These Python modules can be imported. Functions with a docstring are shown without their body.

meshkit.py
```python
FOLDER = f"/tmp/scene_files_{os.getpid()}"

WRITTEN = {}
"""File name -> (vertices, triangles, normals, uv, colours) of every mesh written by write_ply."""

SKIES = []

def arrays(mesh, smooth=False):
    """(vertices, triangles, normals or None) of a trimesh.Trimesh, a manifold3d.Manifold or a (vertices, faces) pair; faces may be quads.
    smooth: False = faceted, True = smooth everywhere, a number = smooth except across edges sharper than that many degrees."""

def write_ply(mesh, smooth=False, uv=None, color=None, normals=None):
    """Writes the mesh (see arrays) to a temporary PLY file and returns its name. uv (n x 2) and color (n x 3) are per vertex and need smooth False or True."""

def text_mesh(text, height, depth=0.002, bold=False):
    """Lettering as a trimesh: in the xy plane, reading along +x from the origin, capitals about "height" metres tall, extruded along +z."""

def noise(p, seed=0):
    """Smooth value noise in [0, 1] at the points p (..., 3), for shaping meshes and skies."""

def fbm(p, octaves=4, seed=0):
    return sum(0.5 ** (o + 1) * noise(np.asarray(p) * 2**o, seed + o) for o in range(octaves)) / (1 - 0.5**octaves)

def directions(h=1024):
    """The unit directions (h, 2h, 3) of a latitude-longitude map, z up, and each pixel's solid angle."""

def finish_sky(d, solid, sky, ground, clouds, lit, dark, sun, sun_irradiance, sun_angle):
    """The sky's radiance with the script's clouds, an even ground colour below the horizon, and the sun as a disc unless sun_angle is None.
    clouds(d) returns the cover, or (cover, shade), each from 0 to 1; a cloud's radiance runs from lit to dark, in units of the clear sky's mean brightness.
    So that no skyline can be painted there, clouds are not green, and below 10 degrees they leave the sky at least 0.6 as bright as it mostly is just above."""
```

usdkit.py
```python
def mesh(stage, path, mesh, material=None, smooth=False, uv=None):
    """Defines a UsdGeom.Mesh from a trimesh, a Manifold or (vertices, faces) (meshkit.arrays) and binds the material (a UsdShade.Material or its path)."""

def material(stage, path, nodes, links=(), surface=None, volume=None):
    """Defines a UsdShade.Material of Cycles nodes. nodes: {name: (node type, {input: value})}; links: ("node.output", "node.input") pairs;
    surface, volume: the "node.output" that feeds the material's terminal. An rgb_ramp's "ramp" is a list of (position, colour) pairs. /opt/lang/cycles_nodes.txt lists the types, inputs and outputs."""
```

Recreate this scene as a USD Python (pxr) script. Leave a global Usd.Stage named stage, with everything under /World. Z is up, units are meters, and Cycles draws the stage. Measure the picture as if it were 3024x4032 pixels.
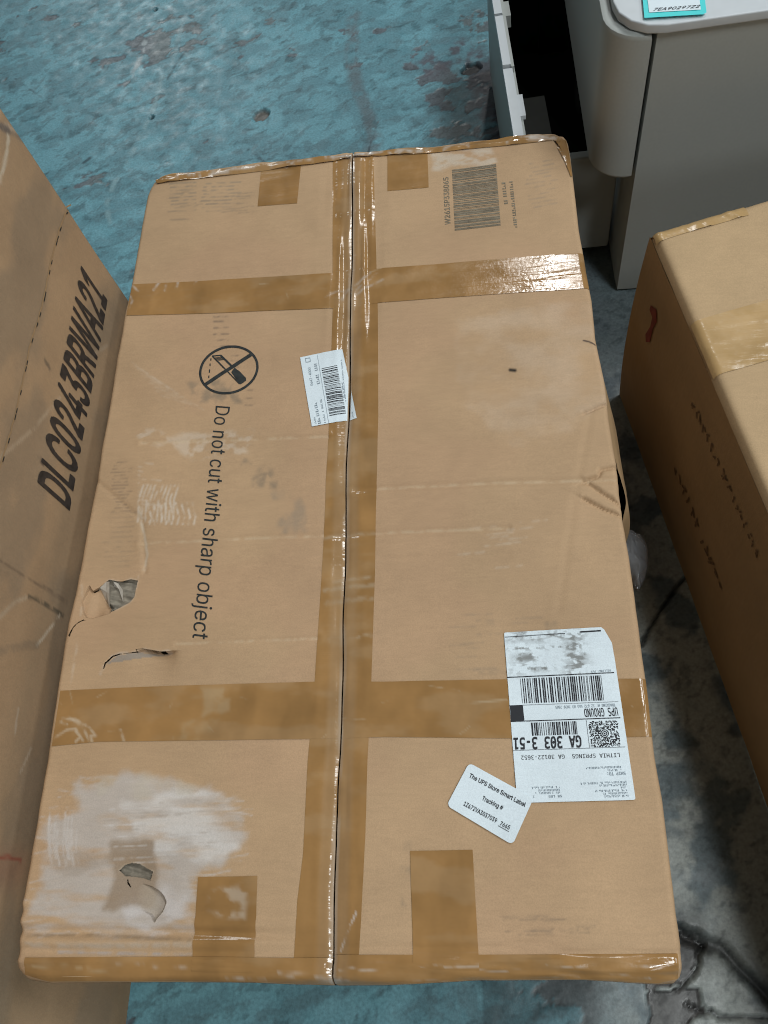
import math, glob
import numpy as np, trimesh, usdkit, meshkit
from meshkit import noise, fbm
from pxr import Usd, UsdGeom, UsdLux, UsdShade, Gf, Sdf, Vt
from shapely import affinity, box as sbox, union_all
from shapely.geometry import Polygon, LineString, Point, MultiPolygon
from shapely.ops import unary_union
from scipy.spatial.transform import Rotation

stage = Usd.Stage.CreateInMemory()
UsdGeom.SetStageUpAxis(stage, UsdGeom.Tokens.z)
UsdGeom.SetStageMetersPerUnit(stage, 1.0)
UsdGeom.Xform.Define(stage, '/World')
stage.SetDefaultPrim(stage.GetPrimAtPath('/World'))
UsdGeom.Scope.Define(stage, '/World/Looks')

# ------------------------------------------------------------------ camera
H = 0.27                                   # height of the middle carton
EUL = [-0.345261950, 0.469311167, 0.312409899]
CAM = np.array([0.15624317, -0.405399656, 0.728291341 + H])
FPX = 1725.66488 * 3024 / 1659             # focal length in pixels of the 3024 x 4032 frame
RC = Rotation.from_euler('zxz', EUL).as_matrix()      # camera -> world
cam = UsdGeom.Camera.Define(stage, '/World/camera')
cam.CreateHorizontalApertureAttr(24.0)
cam.CreateVerticalApertureAttr(32.0)
cam.CreateFocalLengthAttr(24.0 * FPX / 3024)
cam.CreateClippingRangeAttr(Gf.Vec2f(0.02, 60))
cam.CreateFStopAttr(0.0)
EXPOSURE = 0.0
cam.CreateExposureAttr(EXPOSURE)
m4 = np.eye(4); m4[:3, :3] = RC.T; m4[3, :3] = CAM
cam.AddTransformOp().Set(Gf.Matrix4d(*m4.ravel().tolist()))

# ------------------------------------------------------------------ lamps of the hall, and one added for floor sheen
def lamp(name, pos, target, w, h, power, color):
    l = UsdLux.RectLight.Define(stage, '/World/' + name)
    l.CreateWidthAttr(w); l.CreateHeightAttr(h)
    l.CreateIntensityAttr(power); l.CreateColorAttr(Gf.Vec3f(*color))
    d = np.asarray(target, float) - np.asarray(pos, float); d /= np.linalg.norm(d)
    z = -d; x = np.cross([0, 1, 0.0], z); x /= np.linalg.norm(x); y = np.cross(z, x)
    m = np.eye(4); m[0, :3] = x; m[1, :3] = y; m[2, :3] = z; m[3, :3] = pos
    l.AddTransformOp().Set(Gf.Matrix4d(*m.ravel().tolist()))
    return l
COOL = (0.96, 1.0, 1.0)
lamp('ceiling_lamp', (2.2, 1.2, 4.4), (0.1, 0, 0.2), 0.8, 1.4, 23, COOL)
lamp('ceiling_lamp_005', (1.75, -1.5, 4.4), (0.1, 0, 0.2), 0.6, 1.4, 30, COOL)
lamp('ceiling_lamp_001', (0.78, 4.55, 5.25), (0.2, 0.2, 0.27), 0.2, 0.9, 85, (1.0, 0.99, 0.96))
lamp('ceiling_lamp_002', (2.3, -4.6, 3.3), (0.1, 0, 0.2), 0.8, 1.6, 6, COOL)
lamp('ceiling_lamp_003', (5.2, 0.5, 4.3), (0.1, 0, 0.2), 0.8, 1.6, 15, COOL)
lamp('ceiling_lamp_004', (-3.4, 8.6, 4.6), (-0.5, 1.2, 0), 1.2, 1.2, 13, COOL)  # unseen lamp added to put sheen on the far floor
dome = UsdLux.DomeLight.Define(stage, '/World/room_ambience')
dome.CreateIntensityAttr(0.014)
dome.CreateColorAttr(Gf.Vec3f(0.95, 1.0, 1.0))

# ------------------------------------------------------------------ helpers
def ray(u, v):
    u = np.asarray(u, float); v = np.asarray(v, float)
    d = np.stack([(u - 1512) / FPX, -(v - 2016) / FPX, -np.ones_like(u)], -1)
    return d @ RC.T
def at(u, v, z=H):
    d = ray(u, v); t = (z - CAM[2]) / d[..., 2]
    return CAM + d * t[..., None]
def at_x(u, v, x):
    d = ray(u, v); t = (x - CAM[0]) / d[..., 0]
    return CAM + d * t[..., None]
def at_y(u, v, y):
    d = ray(u, v); t = (y - CAM[1]) / d[..., 1]
    return CAM + d * t[..., None]
def pix(P):
    X = (np.asarray(P, float) - CAM) @ RC
    return 1512 + FPX * X[..., 0] / -X[..., 2], 2016 - FPX * X[..., 1] / -X[..., 2]
def pl(pts, z=H):
    a = np.asarray(pts, float); return at(a[:, 0], a[:, 1], z)
def ov(*p):                                 # reading of the 1659-wide overview in full pixels
    return [(a * 3024 / 1659, b * 3024 / 1659) for a, b in p]
def cr(x0, y0, s, pts):                     # reading of an enlarged crop in full pixels
    return [(x0 + a / s, y0 + b / s) for a, b in pts]
def sm(a, b, x):
    t = np.clip((x - a) / (b - a), 0, 1); return t * t * (3 - 2 * t)

USED = {}
def path_of(name, parent):
    base = (parent.GetPath().pathString if parent is not None else '/World') + '/' + name
    k = USED.get(base, 0); USED[base] = k + 1
    return base if k == 0 else f'{base}_{k:03d}'
def tag(prim, label=None, category=None, group=None, kind=None):
    for k, v in (('label', label), ('category', category), ('group', group), ('kind', kind)):
        if v: prim.SetCustomDataByKey(k, v)
    return prim
def obj(name, mesh, mat, parent=None, smooth=False, col=None, label=None):
    m = usdkit.mesh(stage, path_of(name, parent), mesh, mat, smooth=smooth)
    if col is not None:
        pv = UsdGeom.PrimvarsAPI(m).CreatePrimvar('col', Sdf.ValueTypeNames.Color3fArray, 'vertex')
        pv.Set(Vt.Vec3fArray.FromNumpy(np.asarray(col, np.float32)))
    if label: m.GetPrim().SetCustomDataByKey('label', label)
    return m.GetPrim()
def thing(name, label, category, loc=(0, 0, 0)):
    x = UsdGeom.Xform.Define(stage, path_of(name, None))
    return tag(x.GetPrim(), label, category)
def stuff(p):
    p.SetCustomDataByKey('kind', 'stuff'); return p
def part(name, parent, label=None):
    x = UsdGeom.Xform.Define(stage, path_of(name, parent))
    if label: x.GetPrim().SetCustomDataByKey('label', label)
    return x.GetPrim()
def grid_faces(n, m, keep=None):
    i, j = np.meshgrid(np.arange(n - 1), np.arange(m - 1), indexing='ij')
    a = i * m + j
    q = np.stack([a, a + m, a + m + 1, a + 1], -1).reshape(-1, 4)
    return q if keep is None else q[keep.reshape(-1)]
def tri(q):
    return np.vstack([q[:, [0, 1, 2]], q[:, [0, 2, 3]]])
def rs(poly, n):                            # resample a polyline evenly
    p = np.asarray(poly, float); d = np.r_[0, np.cumsum(np.linalg.norm(np.diff(p, axis=0), axis=1))]
    t = np.linspace(0, d[-1], n); return np.stack([np.interp(t, d, p[:, k]) for k in range(p.shape[1])], 1)
def inside(poly, u, v):
    import shapely
    p = Polygon(poly).buffer(0); b = p.bounds
    r = np.zeros(u.shape, bool); k = (u >= b[0]) & (u <= b[2]) & (v >= b[1]) & (v <= b[3])
    if k.any(): r[k] = shapely.contains_xy(p, u[k], v[k])
    return r
def bxm(x0, x1, y0, y1, z0, z1, bev=0.0):
    b = trimesh.creation.box((x1 - x0, y1 - y0, z1 - z0)); b.apply_translation(((x0 + x1) / 2, (y0 + y1) / 2, (z0 + z1) / 2))
    if bev:
        import manifold3d as mf
        s = [mf.Manifold.sphere(bev, 12).translate((x, y, z)) for x in (x0 + bev, x1 - bev) for y in (y0 + bev, y1 - bev) for z in (z0 + bev, z1 - bev)]
        return mf.Manifold.batch_hull(s)
    return b

# ------------------------------------------------------------------ materials
LK = '/World/Looks/'
def mat(name, nodes, links, surface='p.BSDF'):
    return usdkit.material(stage, LK + name, nodes, links, surface=surface)
def card_mat(name, base=None, rough=0.74, rip=1.0, var=0.035):
    """kraft board: colour from the mesh (stains) or plain, fibres, faint flute ripple."""
    n = {'g': ('texture_coordinate', {}),
         'm1': ('mapping', {'scale': (60, 300, 160)}), 'fib': ('noise_texture', {'scale': 1.0, 'detail': 4, 'roughness': 0.6}),
         'm2': ('mapping', {'scale': (7, 140, 60)}), 'rip': ('noise_texture', {'scale': 1.0, 'detail': 2}),
         'fine': ('noise_texture', {'scale': 900, 'detail': 3}), 'blot': ('noise_texture', {'scale': 14, 'detail': 5, 'roughness': 0.6}),
         'r1': ('map_range', {'from_min': 0.3, 'from_max': 0.7, 'to_min': 1 - var, 'to_max': 1 + var}),
         'r2': ('map_range', {'from_min': 0.3, 'from_max': 0.7, 'to_min': 0.92, 'to_max': 1.08}),
         'r3': ('map_range', {'from_min': 0.3, 'from_max': 0.7, 'to_min': 0.93, 'to_max': 1.07}),
         'a': ('math', {'math_type': 'multiply'}), 'b': ('math', {'math_type': 'multiply'}),
         'cc': ('combine_color', {}), 'mul': ('mix_color', {'blend_type': 'multiply', 'fac': 1.0}),
         'hs': ('math', {'math_type': 'multiply_add', 'value2': 0.35}),
         'bump': ('bump', {'strength': 0.3 * rip, 'distance': 0.0012}),
         'p': ('principled_bsdf', {'roughness': rough, 'specular_ior_level': 0.25})}
    l = [('g.object', 'm1.vector'), ('g.object', 'm2.vector'), ('g.object', 'fine.vector'), ('g.object', 'blot.vector'),
         ('m1.vector', 'fib.vector'), ('m2.vector', 'rip.vector'),
         ('fib.fac', 'r1.value'), ('fine.fac', 'r2.value'), ('blot.fac', 'r3.value'),
         ('r1.result', 'a.value1'), ('r2.result', 'a.value2'), ('a.value', 'b.value1'), ('r3.result', 'b.value2'),
         ('b.value', 'cc.r'), ('b.value', 'cc.g'), ('b.value', 'cc.b'), ('cc.color', 'mul.b'),
         ('mul.result', 'p.base_color'), ('fine.fac', 'hs.value1'), ('rip.fac', 'hs.value3'), ('hs.value', 'bump.height'), ('bump.normal', 'p.normal')]
    if base is None:
        n['at'] = ('attribute', {'attribute': 'col'}); l.append(('at.color', 'mul.a'))
    else:
        n['mul'][1]['a'] = base
    return mat(name, n, l)
def tape_mat(name, base=None, rough=0.09, bump=0.45):
    n = {'g': ('texture_coordinate', {}), 'm': ('mapping', {'scale': (14, 160, 60)}), 'rip': ('noise_texture', {'scale': 1.0, 'detail': 3}),
         'sp': ('noise_texture', {'scale': 260, 'detail': 2}), 'bl': ('noise_texture', {'scale': 30, 'detail': 4}),
         'r': ('map_range', {'from_min': 0.3, 'from_max': 0.7, 'to_min': 0.88, 'to_max': 1.1}), 'cc': ('combine_color', {}),
         'rr': ('map_range', {'from_min': 0.35, 'from_max': 0.7, 'to_min': rough, 'to_max': rough + 0.14}),
         'mul': ('mix_color', {'blend_type': 'multiply', 'fac': 1.0}), 'hs': ('math', {'math_type': 'multiply_add', 'value2': 0.25}),
         'bump': ('bump', {'strength': bump, 'distance': 0.0010}), 'p': ('principled_bsdf', {'roughness': rough, 'specular_ior_level': 0.5})}
    l = [('g.object', 'm.vector'), ('m.vector', 'rip.vector'), ('g.object', 'sp.vector'), ('g.object', 'bl.vector'), ('bl.fac', 'r.value'),
         ('r.result', 'cc.r'), ('r.result', 'cc.g'), ('r.result', 'cc.b'), ('cc.color', 'mul.b'), ('mul.result', 'p.base_color'), ('bl.fac', 'rr.value'), ('rr.result', 'p.roughness'),
         ('sp.fac', 'hs.value1'), ('rip.fac', 'hs.value3'), ('hs.value', 'bump.height'), ('bump.normal', 'p.normal')]
    if base is None:
        n['at'] = ('attribute', {'attribute': 'col'}); l.append(('at.color', 'mul.a'))
    else:
        n['mul'][1]['a'] = base
    return mat(name, n, l)
def plain(name, base, rough=0.6, spec=0.4, nz=0.06, scale=60, bump=0.0, **kw):
    n = {'g': ('texture_coordinate', {}), 'n': ('noise_texture', {'scale': scale, 'detail': 4}),
         'r': ('map_range', {'from_min': 0.3, 'from_max': 0.7, 'to_min': 1 - nz, 'to_max': 1 + nz}), 'cc': ('combine_color', {}),
         'mul': ('mix_color', {'blend_type': 'multiply', 'fac': 1.0, 'a': base}), 'p': ('principled_bsdf', dict(roughness=rough, specular_ior_level=spec, **kw))}
    l = [('g.object', 'n.vector'), ('n.fac', 'r.value'), ('r.result', 'cc.r'), ('r.result', 'cc.g'), ('r.result', 'cc.b'), ('cc.color', 'mul.b'), ('mul.result', 'p.base_color')]
    if bump:
        n['bu'] = ('bump', {'strength': bump, 'distance': 0.001}); l += [('n.fac', 'bu.height'), ('bu.normal', 'p.normal')]
    return mat(name, n, l)
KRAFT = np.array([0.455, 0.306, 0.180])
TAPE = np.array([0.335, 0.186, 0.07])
M = dict(card=card_mat('kraft_board_marked'), side=card_mat('kraft_board_side_shaded', (0.37, 0.245, 0.13)), left=card_mat('kraft_board_left'),  # side board darkened to carry the shade of the right carton
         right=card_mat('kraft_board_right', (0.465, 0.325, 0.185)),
         tape=tape_mat('packing_tape'), tape_r=tape_mat('packing_tape_yellow', (0.46, 0.30, 0.135), 0.2),
         paper=plain('label_paper', (0.70, 0.80, 0.86), 0.45, 0.4, 0.03), paper_d=card_mat('label_paper_marked', None, 0.45, 0.2, 0.02),
         ink=plain('black_ink', (0.018, 0.02, 0.026), 0.5, 0.3), ink2=plain('pale_print', (0.22, 0.27, 0.31), 0.5, 0.3),
         brown=plain('brown_black_print', (0.052, 0.042, 0.036), 0.7, 0.2, 0.3, 150), faded=plain('faded_print', (0.20, 0.17, 0.125), 0.7, 0.2, 0.25, 150),
         inner=plain('dim_inner_plastic', (0.07, 0.075, 0.07), 0.7, 0.2), dim=plain('dim_print', (0.17, 0.105, 0.055), 0.7, 0.2, 0.3, 150), symbol=plain('dark_print', (0.03, 0.034, 0.034), 0.65, 0.2, 0.3, 200), dark=plain('dark_void', (0.006, 0.006, 0.006), 0.9, 0.1),  # inner: plastic toned darker for the dim compartment
         grey=plain('grey_plastic', (0.40, 0.425, 0.41), 0.48, 0.35, 0.03, 400, 0.06), rim=plain('pale_plastic', (0.56, 0.60, 0.63), 0.4, 0.4, 0.03),
         black=plain('dark_compartment_plastic', (0.010, 0.011, 0.010), 0.9, 0.1), teal=plain('teal_print', (0.09, 0.68, 0.70), 0.35, 0.4, 0.03),  # black: darkness of the open compartment put into the colour
         red=plain('red_mark', (0.20, 0.028, 0.018), 0.6, 0.3, 0.2, 90), torn=plain('torn_liner', (0.50, 0.46, 0.40), 0.85, 0.1, 0.12, 200, 0.3),
         gum=plain('inner_grey_board', (0.25, 0.22, 0.175), 0.9, 0.1, 0.25, 160, 0.5))
M['floor'] = mat('worn_painted_concrete', {
    'g': ('texture_coordinate', {}), 'at': ('attribute', {'attribute': 'col'}), 'n1': ('noise_texture', {'scale': 240, 'detail': 5, 'roughness': 0.65}),
    'n2': ('noise_texture', {'scale': 40, 'detail': 5}), 'r': ('map_range', {'from_min': 0.28, 'from_max': 0.72, 'to_min': 0.72, 'to_max': 1.26}), 'cc': ('combine_color', {}),
    'mul': ('mix_color', {'blend_type': 'multiply', 'fac': 1.0}), 'hs': ('math', {'math_type': 'multiply_add', 'value2': 0.5}),
    'bump': ('bump', {'strength': 0.22, 'distance': 0.0015}), 'rr': ('map_range', {'from_min': 0.3, 'from_max': 0.7, 'to_min': 0.30, 'to_max': 0.55}),
    'p': ('principled_bsdf', {'specular_ior_level': 0.45})},
    [('g.object', 'n1.vector'), ('g.object', 'n2.vector'), ('n1.fac', 'r.value'), ('r.result', 'cc.r'), ('r.result', 'cc.g'), ('r.result', 'cc.b'), ('cc.color', 'mul.b'), ('at.color', 'mul.a'),
     ('mul.result', 'p.base_color'), ('n1.fac', 'hs.value1'), ('n2.fac', 'hs.value3'), ('hs.value', 'bump.height'), ('bump.normal', 'p.normal'), ('n2.fac', 'rr.value'), ('rr.result', 'p.roughness')])
M['film'] = mat('clear_film', {'t': ('transparent_bsdf', {'color': (0.86, 0.88, 0.9)}), 'gl': ('glossy_bsdf', {'color': (0.9, 0.92, 0.95), 'roughness': 0.12}), 'd': ('diffuse_bsdf', {'color': (0.5, 0.53, 0.57)}),
    'f': ('fresnel', {'IOR': 1.5}), 'm1': ('mix_closure', {'fac': 0.35}), 'm2': ('mix_closure', {})},
    [('t.BSDF', 'm1.closure1'), ('d.BSDF', 'm1.closure2'), ('m1.closure', 'm2.closure1'), ('gl.BSDF', 'm2.closure2'), ('f.fac', 'm2.fac')], 'm2.closure')

# ------------------------------------------------------------------ floor
def seg_dist(poly, u, v):
    """distance to a polyline, and the signed side of it"""
    p = np.asarray(poly, float); best = np.full(u.shape, 1e9); sd = np.zeros(u.shape)
    for a, b in zip(p[:-1], p[1:]):
        d = b - a; L = d @ d + 1e-12; t = np.clip(((u - a[0]) * d[0] + (v - a[1]) * d[1]) / L, 0, 1)
        dx, dy = u - a[0] - t * d[0], v - a[1] - t * d[1]; r = np.hypot(dx, dy); k = r < best
        best = np.where(k, r, best); sd = np.where(k, np.sign(d[0] * dy - d[1] * dx), sd)
    return best, sd
CRACKS = [(cr(2500, 3400, 3.166, [(560, 840), (640, 900), (760, 920), (860, 1000), (1000, 1030), (1090, 1060), (1200, 1180), (1330, 1340), (1450, 1450), (1659, 1680), (1800, 1800)]), 0.0075, 0.006),
          (cr(2500, 3400, 3.166, [(880, 1040), (800, 1120), (790, 1260), (770, 1330), (720, 1420), (640, 1500), (540, 1570)]), 0.0022, 0.004),
          (cr(2500, 3400, 3.166, [(640, 1760), (860, 1870), (960, 1850), (1060, 1920), (1400, 1920), (1640, 1950), (1900, 1940)]), 0.002, 0.004),
          (cr(2300, 1500, 2.011, [(460, 2090), (520, 1960), (620, 1800), (760, 1600), (860, 1500)]), 0.0028, 0.005)]
def floor_mesh():
    st = 0.0027
    xs = np.arange(-1.0, 0.80, st); ys = np.arange(-0.66, 1.46, st)
    X, Y = np.meshgrid(xs, ys, indexing='ij'); P = np.stack([X, Y, 0 * X], -1)
    u, v = pix(P)
    a = math.radians(24); S, T = X * math.cos(a) + Y * math.sin(a), -X * math.sin(a) + Y * math.cos(a)
    w1 = fbm(np.stack([X * 30, Y * 30, 0 * X + 1.5], -1), 4, 61) - 0.5; w2 = fbm(np.stack([X * 30, Y * 30, 0 * X + 8.5], -1), 4, 62) - 0.5
    Sw, Tw = S + 0.035 * w1, T + 0.035 * w2
    q = lambda sx, sy, o, seed: fbm(np.stack([Sw * sx, Tw * sy, 0 * S + 3.3 + seed], -1), o, seed)
    big, mid, flk, spk = q(5, 7, 4, 1), q(22, 34, 5, 2), q(48, 105, 5, 5), q(120, 170, 3, 7)
    wear_bias = sm(0.13, 0.30, X + 0.06 * (big - 0.5) - 0.10 * sm(0.25, 0.6, Y))             # the paint is gone towards the right
    wear2 = sm(0.02, 0.30, X) * sm(0.45, 0.6, Y)
    bare = sm(0.605, 0.62, mid * 0.6 + big * 0.4 + 0.08 * (spk - 0.5) + wear_bias * 0.34 + wear2 * 0.10)
    bare = np.maximum(bare, sm(0.25, 0.31, X + 0.05 * (mid - 0.5)) * sm(0.5, 0.3, Y))
    dk = sm(0.535, 0.575, flk * 0.8 + mid * 0.2); lt = sm(0.46, 0.55, q(18, 30, 4, 11)); dd2 = sm(0.60, 0.64, q(45, 90, 4, 19))
    blue = np.array([0.115, 0.262, 0.315]); blue_l = np.array([0.145, 0.335, 0.40]); blue_d = np.array([0.092, 0.182, 0.214])
    c = blue + (blue_l - blue) * lt[..., None]; c = c + (blue_d - c) * (dk * 0.6)[..., None]; c = c * (1 - 0.3 * dd2)[..., None]
    gray = np.array([0.135, 0.168, 0.18]); vio = np.array([0.112, 0.132, 0.152]); green = np.array([0.35, 0.375, 0.355])
    g = gray + (vio - gray) * sm(0.4, 0.6, q(9, 9, 3, 21))[..., None]
    g = g + (green - g) * (sm(0.36, 0.50, q(26, 30, 4, 23)) * sm(0.2, 0.33, X) * sm(0.35, 0.1, Y))[..., None]
    g = g * (1 - 0.4 * sm(0.55, 0.68, spk))[..., None]
    bl = bare * 0.92
    c = c + (g - c) * bl[..., None]
    z = 0.0016 * (fbm(np.stack([X * 30, Y * 30, 0 * X], -1), 3, 31) - 0.5) - 0.0008 * bl
    # dark mottled patch and the broken concrete in the near right corner
    low = sm(3480, 3620, v + 0.18 * (u - 2680)) * (u > 1900)
    dkp = low * sm(0.42, 0.6, fbm(np.stack([X * 16, Y * 16, 0 * X + 5], -1), 4, 41))
    c = c * (1 - 0.45 * dkp)[..., None]
    dp = inside(cr(2500, 3400, 3.166, [(160, 1580), (420, 1540), (620, 1500), (760, 1300), (800, 1100), (880, 1040), (700, 900), (580, 840), (480, 1200), (100, 1500)]), u, v) | \
         inside(cr(2500, 3400, 3.166, [(160, 1590), (560, 1560), (800, 1560), (870, 1860), (720, 1960), (640, 2100), (120, 2100), (220, 1850), (150, 1720)]), u, v)
    c = np.where(dp[..., None], c * 0.0 + np.array([0.075, 0.076, 0.075]) * (0.7 + 0.9 * sm(0.45, 0.7, spk))[..., None], c); z = z - 0.003 * dp
    for pts, w, dep in CRACKS:
        k = (X > 0.05)
        w2 = pl(pts, 0.0)[:, :2]; dd, _ = seg_dist(w2, X, Y)
        ww = w * (0.45 + 1.1 * noise(np.stack([X * 40, Y * 40, 0 * X], -1), 3))
        f = 1 - sm(0.3 * ww, ww, dd); z = z - dep * f; c = c * (1 - 0.82 * f)[..., None]
        f2 = (1 - sm(ww, ww * 2.6, dd)) * (1 - f); c = c * (1 - 0.3 * f2)[..., None]
    def fstroke(pts, w, colr, al, seed=3):
        nonlocal c
        dd, _ = seg_dist(pl(pts, 0.0)[:, :2], X, Y); br = sm(0.3, 0.6, fbm(np.stack([X * 60, Y * 60, 0 * X + seed], -1), 3, seed))
        f = (1 - sm(0.3 * w, w, dd)) * al * br; c = c + (np.array(colr) - c) * f[..., None]
    # pale scratch and streaks, dark scuffs
    fstroke([(640, 300), (600, 440), (540, 560), (500, 650), (450, 720), (420, 800), (430, 880)], 0.0075, (0.19, 0.33, 0.37), 0.85)
    fstroke([(610, 110), (560, 180), (545, 250), (495, 325)], 0.010, (0.34, 0.40, 0.42), 0.9, 8)
    fstroke([(730, 60), (690, 180), (670, 280)], 0.008, (0.2, 0.33, 0.37), 0.6, 9)
    fstroke([(780, 140), (700, 240), (660, 310)], 0.004, (0.04, 0.08, 0.1), 0.7, 12)
    fstroke([(980, 590), (1040, 640)], 0.006, (0.04, 0.08, 0.1), 0.8, 13)
    fstroke([(60, 310), (200, 410)], 0.003, (0.04, 0.08, 0.1), 0.7, 15)
    fstroke([(1390, 60), (1385, 200), (1400, 330), (1440, 420), (1480, 560), (1450, 610)], 0.02, (0.115, 0.14, 0.155), 0.6, 16)
    fstroke([(1480, 500), (1450, 600)], 0.003, (0.03, 0.05, 0.06), 0.9, 17)
    fstroke([(1700, 260), (1800, 200), (1880, 250), (1940, 380), (1960, 560)], 0.05, (0.088, 0.088, 0.108), 0.9, 18)
    fstroke([(330, 640), (440, 560)], 0.006, (0.035, 0.07, 0.09), 0.85, 19)
    # chips knocked out of the paint
    for (cu, cv), ru, rv, colr in (((1030, 452), 44, 24, (0.13, 0.125, 0.115)), ((1858, 268), 52, 24, (0.03, 0.032, 0.034)), ((612, 38), 8, 8, (0.04, 0.06, 0.07)), ((597, 462), 9, 8, (0.03, 0.06, 0.07))):
        ang = -0.35; du, dv = u - cu, v - cv; e = np.hypot((du * math.cos(ang) + dv * math.sin(ang)) / ru, (-du * math.sin(ang) + dv * math.cos(ang)) / rv)
        e = e * (0.8 + 0.5 * noise(np.stack([u / 14, v / 14, 0 * u], -1), 5))
        f = 1 - sm(0.75, 1.0, e); z = z - 0.007 * f; c = c + (np.array(colr) - c) * f[..., None]
    V = np.stack([X, Y, z], -1).reshape(-1, 3); C = c.reshape(-1, 3); n, m = X.shape
    F = tri(grid_faces(n, m))
    # the floor goes on round the detailed sheet
    B = 6.0; x0, x1, y0, y1 = xs[0], xs[-1], ys[0], ys[-1]
    ring = np.array([(x0, y0, 0), (x1, y0, 0), (x1, y1, 0), (x0, y1, 0), (-B, -B, 0), (B, -B, 0), (B, B, 0), (-B, B, 0)], float)
    o = len(V); rf = np.array([(4, 5, 1, 0), (5, 6, 2, 1), (6, 7, 3, 2), (7, 4, 0, 3)]) + o
    return (np.vstack([V, ring]), np.vstack([F, tri(rf)])), np.vstack([C, np.tile([[0.115, 0.235, 0.28]], (8, 1))])
fm, fc = floor_mesh()
tag(obj('floor', fm, M['floor'], None, smooth=True, col=fc), 'worn blue painted concrete floor with cracks and bare grey patches', 'floor', None, 'structure')

# ------------------------------------------------------------------ the middle carton: outline of its top
LEFT = [(64, 3815), (75, 3757), (91, 3565), (137, 3319), (173, 3091), (191, 3000), (223, 2775), (251, 2583), (273, 2456), (301, 2346), (319, 2246), (337, 2137), (362, 2000), (401, 1784), (437, 1592), (465, 1410), (497, 1246), (524, 1118), (547, 985), (583, 775), (606, 712)]
RIGHT = [(2690, 3855), (2685, 3730), (2665, 3600), (2640, 3400), (2610, 3150), (2580, 2980), (2560, 2800), (2545, 2680), (2530, 2580), (2500, 2340), (2480, 2200), (2455, 2060), (2440, 1960), (2428, 1830), (2400, 1660), (2380, 1500), (2345, 1330), (2330, 1180), (2305, 1050), (2280, 900), (2255, 680), (2235, 545)]
NEAR = [(64, 3815), (110, 3860), (200, 3872), (600, 3868), (1000, 3870), (1310, 3882), (1512, 3880), (1900, 3862), (2300, 3860), (2600, 3880), (2660, 3878), (2690, 3855)]
FAR = [(606, 712), (640, 690), (900, 660), (1030, 645), (1200, 630), (1390, 609), (1512, 599), (1700, 580), (1950, 548), (2100, 530), (2180, 522), (2215, 528), (2235, 545)]
SEAM = [(1310, 3882), (1310, 3870), (1313, 3592), (1322, 3273), (1335, 3000), (1338, 2911), (1349, 2638), (1358, 2228), (1363, 2000), (1367, 1729), (1376, 1492), (1381, 1182), (1385, 1000), (1390, 620), (1390, 609)]
_sv = np.array(SEAM, float); _t = np.linspace(0, 1, 90); _d = np.r_[0, np.cumsum(np.linalg.norm(np.diff(_sv, axis=0), axis=1))]; _d /= _d[-1]
_sq = np.stack([np.interp(_t, _d, _sv[:, k]) for k in (0, 1)], 1); _sq[1:-1, 0] += 9 * (fbm(np.stack([_t[1:-1] * 16, 0 * _t[1:-1], 0 * _t[1:-1]], -1), 3, 19) - 0.5) * np.sin(math.pi * _t[1:-1]) ** 0.5
SEAM = [tuple(p) for p in _sq]
oL, oR, oN, oF, oS = [pl(c, H - dz)[:, :2] for c, dz in ((LEFT, 0.005), (RIGHT, 0.003), (NEAR, 0.009), (FAR, 0.006), (SEAM, 0))]
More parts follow.
